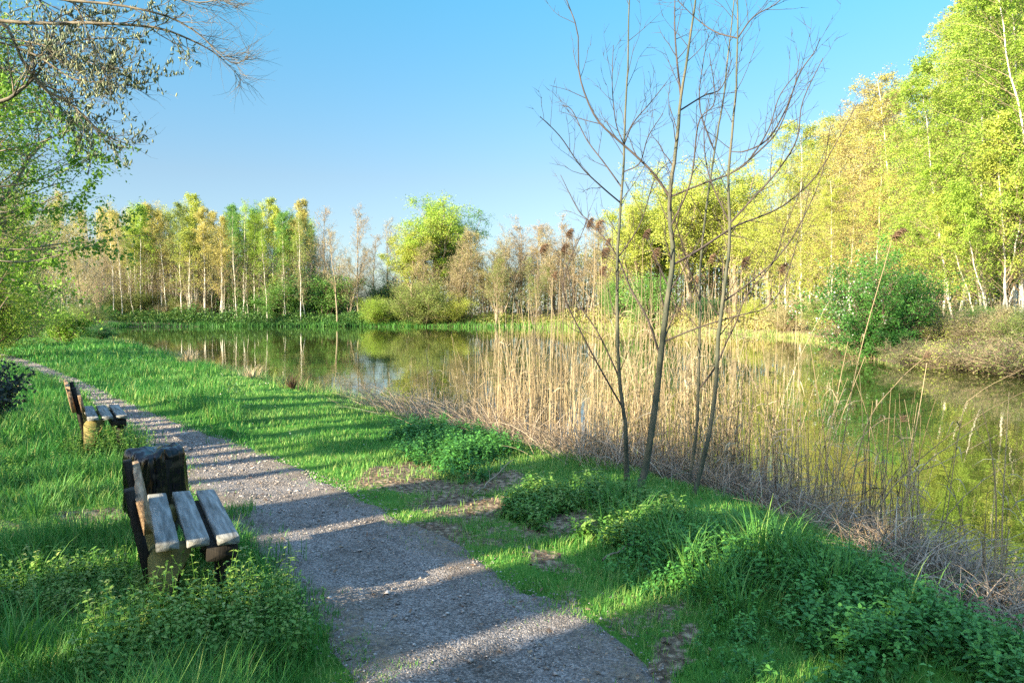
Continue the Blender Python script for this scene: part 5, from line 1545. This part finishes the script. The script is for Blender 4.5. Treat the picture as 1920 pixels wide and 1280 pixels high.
        start[:, 2] -= .35 * size * u ** 2
        Pp = start[:, None] + D[:, None] * (s[None, :, None] * L[:, None, None]); Pp[..., 2] -= (L * .55)[:, None] * s ** 2
        m = MB(); m.tubes(Pp, np.outer(np.full(ns, .0026), [.5, 1, .9, .2]), 3, tint=np.clip(rng.normal(dark, .25, ns), 0, 1))
        link('plume', m.mesh('reed_plume', [M['plume']]), root)
    plumes = [
        (1062, 445, 9.0, 1050, 'reed whose brown plume stands upright left of the tallest plume', .20, .2, 1),
        (1100, 425, 9.2, 1085, 'reed with the tallest brown plume against the sky', .20, .1, 1),
        (1116, 432, 8.8, 1110, 'reed with a pale reddish plume just right of the tallest plume', .24, .7, 1),
        (1052, 472, 9.4, 1040, 'reed with dark plume below the upright left plume', .20, .2, 1),
        (1012, 474, 9.0, 995, 'reed bent over at its top, leftmost of the plumes', .22, .4, 1),
        (1128, 484, 8.6, 1128, 'reed with a thick dark plume touching the slim sapling', .24, .1, 1),
        (1124, 515, 9.0, 1120, 'reed with dark plume lowest beside the slim sapling', .20, .2, 1),
        (1136, 458, 9.1, 1132, 'reed with small plume right below the tallest plume', .14, .4, 1),
        (1206, 446, 8.8, 1198, 'reed with dark plume between the slim and thickest saplings', .20, .1, 1),
        (1222, 484, 8.9, 1215, 'reed with loose brown plume close to the thickest sapling', .24, .4, 1),
        (1330, 490, 9.2, 1322, 'reed with faint round plume between the two right saplings', .18, .6, 1),
        (1390, 500, 8.6, 1375, 'reed with plume blown sideways right of the tan sapling', .22, .2, 1),
        (1462, 512, 8.4, 1450, 'reed with pale brown plume far right of the saplings', .22, .5, 1),
        (1304, 530, 9.0, 1300, 'reed with narrow plume hanging beside the thinnest sapling', .18, .4, 1),
        (1672, 450, 6.0, 1560, 'single tall reed with big plume in front of the right bank wood', .19, .45, 1),
        (1036, 520, 9.2, 1030, 'reed with small low plume near the bent reed', .14, .5, 1),
    ]
    for p in plumes: plume_reed(*p)
    # leaning bare reeds over the open water on the right
    def lone_reed(pts, d, label, r=.0056, head=None):
        P = px_line(pts, d)
        z0 = max(gz(P[0][0], P[0][1]), WZ) - .08
        P[0][2] = z0
        root = empty('leaning_reed', tuple(P[0])); o = P[0].copy()
        tag(root, label, 'reed', 'single reeds leaning over the water')
        Q = smooth_line(P, 16) - o
        m = MB(); m.tubes(Q[None], np.linspace(r, r * .4, 16)[None], 5, tint=rng.uniform(.4, .9))
        link('stem', m.mesh('leaning_reed_stem', [M['reed']], smooth=True), root)
        for j in range(3):
            m = MB()
            i = rng.integers(2, 12); a2 = rng.uniform(0, 6.28); L = rng.uniform(.15, .35); q = np.linspace(0, 1, 5)
            lp = np.stack([Q[i, 0] + np.cos(a2) * L * .6 * q, Q[i, 1] + np.sin(a2) * L * .6 * q, Q[i, 2] + L * (.8 * q - 1.0 * q ** 2)], 1)
            m.ribbons(lp[None], np.array([[.008, .012, .010, .006, .001]]), np.array([[-np.sin(a2), np.cos(a2), .2]]), tint=.6)
            link('dry_leaf', m.mesh('leaning_reed_leaf', [M['reed']]), root)
        if head:
            m = MB()
            if head == 'cattail':
                k = 7; Pc = np.linspace(Q[-3], Q[-2], k)[None]
                m.tubes(Pc, np.array([[.003, .011, .013, .013, .013, .011, .003]]), 7, tint=.25)
            else:
                ns = 46; D = nrm(rng.normal(size=(ns, 3)) * .45 + np.array([.6, .1, .3])); L = rng.uniform(.03, .075, ns)
                s = np.linspace(0, 1, 3)
                Pp = (Q[-1] + rng.normal(0, .012, (ns, 3)))[:, None] + D[:, None] * (s[None, :, None] * L[:, None, None])
                m.tubes(Pp, np.outer(np.full(ns, .0022), [.6, 1, .2]), 3, tint=np.clip(rng.normal(.7, .2, ns), 0, 1))
            link('seed_head', m.mesh('reed_seed_head', [M['plume']]), root)
    lone_reed([(1575, 900), (1620, 810), (1680, 720), (1735, 668)], 6.4, 'reed leaning right to a dark head in front of the blossoming bush', head='plume')
    lone_reed([(1685, 1010), (1705, 880), (1725, 760), (1738, 680)], 5.9, 'straight reed meeting the dark head of the leaning one')
    lone_reed([(1550, 960), (1590, 860), (1650, 790), (1692, 786)], 6.6, 'arched reed with small brown head hanging over the water', head='plume')
    lone_reed([(1500, 950), (1498, 870), (1497, 810), (1497, 780)], 7.0, 'short cattail with brown cigar head left of the arched reed', head='cattail')
    lone_reed([(1520, 980), (1545, 880), (1575, 790), (1622, 668)], 6.7, 'pale reed leaning right, left of the dark headed one')
    lone_reed([(1538, 960), (1550, 860), (1570, 740), (1590, 640)], 6.8, 'upright pale reed rising in front of the blossoming bush')
    lone_reed([(1555, 950), (1548, 840), (1532, 730), (1515, 620)], 6.9, 'upright reed leaning slightly left in front of the sandy bank')
    lone_reed([(1860, 1130), (1868, 960), (1858, 840), (1840, 760)], 5.2, 'thick pale reed rising from the right bank', r=.0065)
    lone_reed([(1875, 1140), (1880, 960), (1885, 860), (1892, 735)], 5.2, 'second thick pale reed close to the right edge', r=.0065)
    lone_reed([(1590, 970), (1680, 905), (1760, 870), (1870, 815)], 6.2, 'reed bent low to the right across the water')
    lone_reed([(1640, 1010), (1720, 890), (1790, 830), (1850, 790)], 5.9, 'reed rising to the right over the reflected birches')
    lone_reed([(1480, 1045), (1640, 1085), (1780, 1160), (1960, 1280)], 4.7, 'long straw stem lying across the bank at the lower right', r=.005)
    lone_reed([(1600, 955), (1720, 972), (1850, 1010), (1930, 1060)], 5.6, 'long reed fallen towards the right edge above the water')
    lone_reed([(1690, 1040), (1697, 980), (1706, 900), (1700, 800)], 5.7, 'reed clump stem standing right of the broken clump')
    lone_reed([(1560, 1000), (1562, 900), (1566, 800), (1560, 700)], 6.5, 'dark straight reed left of the broken clump', r=.004)
    lone_reed([(1760, 960), (1800, 800), (1830, 740), (1920, 690)], 5.8, 'reed curving to the right edge over the dark reflection', r=.004)
build_reeds()

# broken reed clumps on the right shore
def reed_clump(px, py, n, h, label, seed):
    rng = np.random.default_rng(seed)
    c = on_plane(px, py, -.3)
    z = max(gz(c[0], c[1]), WZ)
    root = empty('reed_clump', (c[0], c[1], z)); tag(root, label, 'reeds', 'broken reed clumps on the right shore')
    a = rng.uniform(0, 6.28, n); rr = np.abs(rng.normal(0, .05, n))
    x, y = np.cos(a) * rr, np.sin(a) * rr
    H = h * rng.uniform(.3, 1.1, n); ln = H * np.abs(rng.normal(.1, .18, n))
    P = reed_curve(x, y, np.full(n, -.1), H, a, ln)
    s = np.linspace(0, 1, 7)
    m = MB(); m.tubes(P, np.outer(rng.uniform(.003, .006, n), 1 - .5 * s), 4, tint=np.clip(rng.normal(.6, .25, n), 0, 1))
    link('stalk', m.mesh('reed_clump_stalk', [M['reed']]), root)["kind"] = 'stuff'
    n = int(n * 1.4); a = rng.uniform(0, 6.28, n); L = rng.uniform(.2, .5, n)
    k = 5; q = np.linspace(0, 1, k)
    P = np.zeros((n, k, 3))
    P[..., 0] = np.cos(a)[:, None] * L[:, None] * .6 * q; P[..., 1] = np.sin(a)[:, None] * L[:, None] * .6 * q
    P[..., 2] = rng.uniform(0, .2, n)[:, None] + L[:, None] * (.9 * q - 1.1 * q ** 2)
    S = np.stack([-np.sin(a), np.cos(a), rng.normal(0, .3, n)], 1)
    m = MB(); m.ribbons(P, np.outer(rng.uniform(.006, .014, n), [.8, 1, .9, .6, .1]), S, tint=rng.random(n))
    link('dry_blade', m.mesh('reed_clump_blade', [M['straw']]), root)["kind"] = 'stuff'
reed_clump(1680, 1060, 34, .75, 'pale broken reed clump left of the two thick reeds', 701)
reed_clump(1860, 1130, 26, .70, 'pale reed clump at the foot of the two thick reeds', 702)
reed_clump(1610, 990, 30, .9, 'dark upright reed clump at the left end of the right shore', 703)
reed_clump(1560, 970, 24, .85, 'thin dark reed clump beside the sky reflection', 704)
reed_clump(1760, 1110, 22, .35, 'low broken reed clump between the two pale clumps', 705)

# rough tufts along the left shore and the far bank fringe
def shore_fringe():
    rng = np.random.default_rng(97)
    mb = MB()
    n = 9000
    px = rng.uniform(190, 770, n)
    B = np.array([shore_at(p) for p in px]) + rng.normal(.02, .22, n)[:, None] * sh_out[None]
    x, y = B[:, 0], B[:, 1]
    dd = y
    h = rng.uniform(.12, .45, n) * (.6 + .8 * fbm(x * .9, y * .9, 99))
    z = np.maximum(ground_z(x, y), WZ) - .03
    mb.blades(np.stack([x, y, z], 1), h, .006 * np.clip(dd / 9, 1, 5), h * rng.uniform(.1, .7, n), rng.uniform(0, 6.28, n), tint=np.clip(rng.normal(.55, .3, n), 0, 1))
    far = np.array([on_plane(x_, y_, WZ)[:2] for x_, y_ in far_shore_px])
    s = np.concatenate([[0], np.cumsum(np.linalg.norm(np.diff(far, axis=0), axis=1))])
    n = 12000; t = np.where(rng.random(n) < .85, rng.uniform(0, s[9], n), rng.uniform(s[9], s[-1], n))
    x = np.interp(t, s, far[:, 0]) + rng.normal(0, .3, n); y = np.interp(t, s, far[:, 1]) + rng.normal(-.1, .6, n)
    h = rng.uniform(.3, .8, n) * np.clip(y / 105, .16, 1) * (.5 + fbm(x * .4, y * .4, 98))
    z = np.maximum(ground_z(x, y), WZ) - .03
    mb.blades(np.stack([x, y, z], 1), h, .07 * np.clip(y / 105, .12, 1), h * rng.uniform(.1, .9, n), rng.uniform(0, 6.28, n),
              tint=np.clip(rng.normal(np.interp(x, [-60, -20, 0, 10], [.08, .12, .35, .75]), .16, n), 0, 1))
    tag(link('shore_sedge', mb.mesh('shore_sedge', [M['sedge']])), 'rough sedge fringe along the pond shore', 'sedge', kind='stuff')
shore_fringe()

def sedge_tuft(px, py, h, label, seed, tint0):
    rng = np.random.default_rng(seed)
    c = on_plane(px, py, -.15); z = gz(c[0], c[1])
    n = 150; a = rng.uniform(0, 6.28, n); rr = np.abs(rng.normal(0, h * .25, n))
    k = 5; s = np.linspace(0, 1, k); H = h * rng.uniform(.5, 1.1, n); ln = H * rng.uniform(.1, .8, n)
    P = np.zeros((n, k, 3))
    P[..., 0] = (np.cos(a) * rr)[:, None] + np.cos(a)[:, None] * ln[:, None] * s ** 2
    P[..., 1] = (np.sin(a) * rr)[:, None] + np.sin(a)[:, None] * ln[:, None] * s ** 2
    P[..., 2] = -.05 + H[:, None] * (s - .25 * s ** 3)
    S = np.stack([-np.sin(a), np.cos(a), np.zeros(n)], 1)
    m = MB(); m.ribbons(P, np.outer(np.full(n, .012 * max(1, c[1] / 14)), 1 - .9 * s), S, tint=np.clip(rng.normal(tint0, .12, n), 0, 1))
    o = link('sedge_tuft', m.mesh('sedge_tuft', [M['litter'] if tint0 < .4 else M['reed']])); o.location = (c[0], c[1], z)
    tag(o, label, 'sedge tuft', 'dry tufts on the left shore')
sedge_tuft(352, 690, .65, 'rusty brown dry tuft furthest along the left shore', 801, .75)
sedge_tuft(470, 712, .6, 'pale dry tuft in the middle of the left shore', 802, .85)
sedge_tuft(548, 738, .5, 'dark stubbly tuft nearest on the left shore', 803, .2)

# a dead stick on the bare soil and one hanging over the left verge
def stick(pts, zs, r, label, seed):
    rng = np.random.default_rng(seed)
    P = np.array([np.append(on_plane(x, y)[:2], gz(*on_plane(x, y)[:2]) + z) for (x, y), z in zip(pts, zs)])
    o = P[0].copy(); Q = smooth_line(P, 14) - o
    Q[1:-1] += rng.normal(0, .006, (12, 3))
    m = MB(); m.tubes(Q[None], np.linspace(r, r * .4, 14)[None], 6)
    p1, r1, _ = sprout(rng, Q[None], np.linspace(r, r * .4, 14)[None], 5, .3, .95, .16, .6, 4, up=.1, rr=.5, rmin=.0025)
    m.tubes(p1, r1, 4)
    e = link('fallen_stick', m.mesh('fallen_stick', [M['tan_bark']], smooth=True)); e.location = tuple(o)
    tag(e, label, 'stick')
stick([(885, 930), (920, 912), (962, 893)], [.02, .06, .12], .009, 'pale dead stick lying on the bare soil beside the dark herb cushion', 951)
stick([(1130, 1048), (1190, 1030), (1255, 1022)], [.02, .07, .05], .008, 'grey dead stick lying at the edge of the nettles right of the path', 952)
